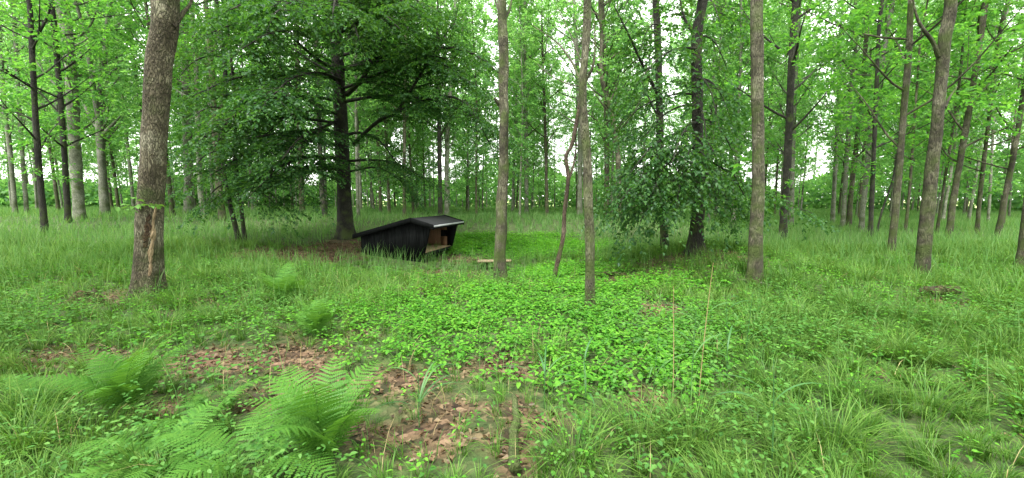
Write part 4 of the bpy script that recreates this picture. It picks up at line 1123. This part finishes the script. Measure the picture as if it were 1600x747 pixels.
def side(y0, mat, inner):
    wall = link('side_wall', prism('side_wall', [(XR, .13), (-.21, .13), (XF - .03, 1.12), (XA, 1.32), (XR, .80)], y0 + .024, y0 + .044), M['pine_wood'], shel)
    n = 20; xs = np.linspace(XR, XF, n + 1)
    yb = y0 if not inner else y0 + .046
    for k in range(n):
        a, b = xs[k] + .003, xs[k + 1] - .003
        pr = .010 if k % 2 else 0.0
        poly = [(a, float(bot_z(a))), (b, float(bot_z(b))), (b, float(roof_z(b)) - .01), (a, float(roof_z(a)) - .01)]
        link('board', prism('board', poly, yb - (0 if inner else pr), yb + .022 + (pr if inner else 0)), M['black_wood'], wall)
    return wall
side(0.0, 'black_wood', False)
# far wall with a small square opening: lining boards inside, black boards outside
far = link('side_wall', prism('side_wall_lining', [(XR, .13), (-.62, .13), (-.62, 1.30), (XR, .80)], Wd - .045, Wd - .022), M['pine_wood'], shel)
link('lining_board', prism('lining_board', [(-.619, .13), (-.36, .13), (-.36, .62), (-.619, .62)], Wd - .045, Wd - .022), M['pine_wood'], far)
link('lining_board', prism('lining_board', [(-.619, .86), (-.36, .86), (-.36, 1.28), (-.619, 1.31)], Wd - .045, Wd - .022), M['pine_wood'], far)
link('lining_board', prism('lining_board', [(-.359, .13), (-.21, .13), (XF - .03, 1.12), (-.359, 1.28)], Wd - .045, Wd - .022), M['black_wood'], far)
xs = np.linspace(XR, XF, 21)
for k in range(20):
    a, b = xs[k] + .003, xs[k + 1] - .003; pr = .010 if k % 2 else 0
    link('board', prism('board', [(a, float(bot_z(a))), (b, float(bot_z(b))), (b, float(roof_z(b)) - .01), (a, float(roof_z(a)) - .01)], Wd - .020, Wd + .004 + pr), M['black_wood'], far)
rear = link('rear_wall', box_mesh('rear_wall', XR + .002, XR + .024, .046, Wd - .047, .13, .80), M['pine_wood'], shel)
for k in range(16):
    a = .0 + k * Wd / 16
    link('board', box_mesh('board', XR - .024 - (.01 if k % 2 else 0), XR - .002, a + .003, a + Wd / 16 - .003, .12, .83), M['black_wood'], rear)
flo = link('floor', box_mesh('floor', XR + .03, -.20, .05, Wd - .05, .262, .29), M['floor_wood'], shel)
link('floor_beam', box_mesh('floor_beam', -.215, -.15, .05, Wd - .05, .16, .285), M['black_wood'], shel)
for yy in (.06, 1.05, Wd - .14):
    link('post', box_mesh('post', -.29, -.21, yy, yy + .08, -.12, .159), M['black_wood'], shel)
for yy in (.05, Wd - .13):
    link('skid', box_mesh('skid', XR + .1, -.3, yy, yy + .08, -.10, .119), M['black_wood'], shel)
def slope(name, xa, za, xb, zb, t, y0, y1, mat, parent):
    return link(name, prism(name, [(xa, za), (xb, zb), (xb, zb + t), (xa, za + t)], y0, y1), M[mat], parent)
s1 = (1.36 - .84) / (XA - XR); s2 = (1.19 - 1.36) / (XF - XA)
rz0, rz1 = .84 - .2 * s1, 1.19 + .17 * s2
rear_roof = slope('roof_panel', XR - .20, rz0, XA, 1.36, .035, -.14, Wd + .14, 'roof_felt', shel)
front_roof = slope('roof_panel', XA + .001, 1.36, XF + .17, rz1, .035, -.14, Wd + .14, 'roof_felt', shel)
for yy in (-.168, Wd + .142):
    slope('barge_board', XR - .22, rz0 - .09, XA, 1.36 - .09, .15, yy, yy + .026, 'black_wood', rear_roof)
    slope('barge_board', XA + .001, 1.36 - .09, XF + .18, rz1 - .09, .15, yy, yy + .026, 'black_wood', front_roof)
link('eave_board', box_mesh('eave_board', XF + .15, XF + .168, -.14, Wd + .14, rz1 - .07, rz1 - .002), M['black_wood'], front_roof)
link('drip_edge', box_mesh('drip_edge', XF + .172, XF + .186, -.14, Wd + .14, rz1 - .012, rz1 + .042), M['zinc'], front_roof)
slope('ridge_cap', XA - .07, 1.36 + .018, XA, 1.399, .006, -.15, Wd + .15, 'roof_felt', rear_roof)

# ------------------------------------------------------------------ bench
pb = hit(768, 421)
bx, by = float(pb[0]), float(pb[1])
bz = float(ground(bx, by))
bench = tag(empty('bench', (bx, by, bz), R(4)), 'low rough plank bench behind the brown mottled trunk', 'bench')
def plank(name, x0, x1, y0, y1, z0, z1, mat, parent, seed_):
    rng = np.random.default_rng(seed_); n = 10
    xs = np.linspace(x0, x1, n); V = []
    for x in xs:
        j = rng.normal(size=4) * .006
        V += [[x, y0 + j[0], z0 + .2 * j[1]], [x, y1 + j[2], z0 + .2 * j[1]], [x, y1 + j[2] - .01, z1 + .2 * j[3]], [x, y0 + j[0] + .01, z1 + .2 * j[3]]]
    return link(name, mesh_np(name, V, tube_faces(n, 4, True)), M[mat], parent)
plank('seat_plank', -.42, .58, -.15, .0, .235, .285, 'bench_wood', bench, 1)
plank('seat_plank', -.40, .60, .012, .17, .235, .283, 'bench_wood', bench, 2)
for xx in (-.18, .38):
    v, f = tube(np.array([[xx, .01, -.1], [xx, .01, .1], [xx + .005, .01, .234]]), [.065, .062, .06], 10, cap=True, horiz=True)
    link('leg', mesh_np('leg', v, f), M['bark_brown'], bench)
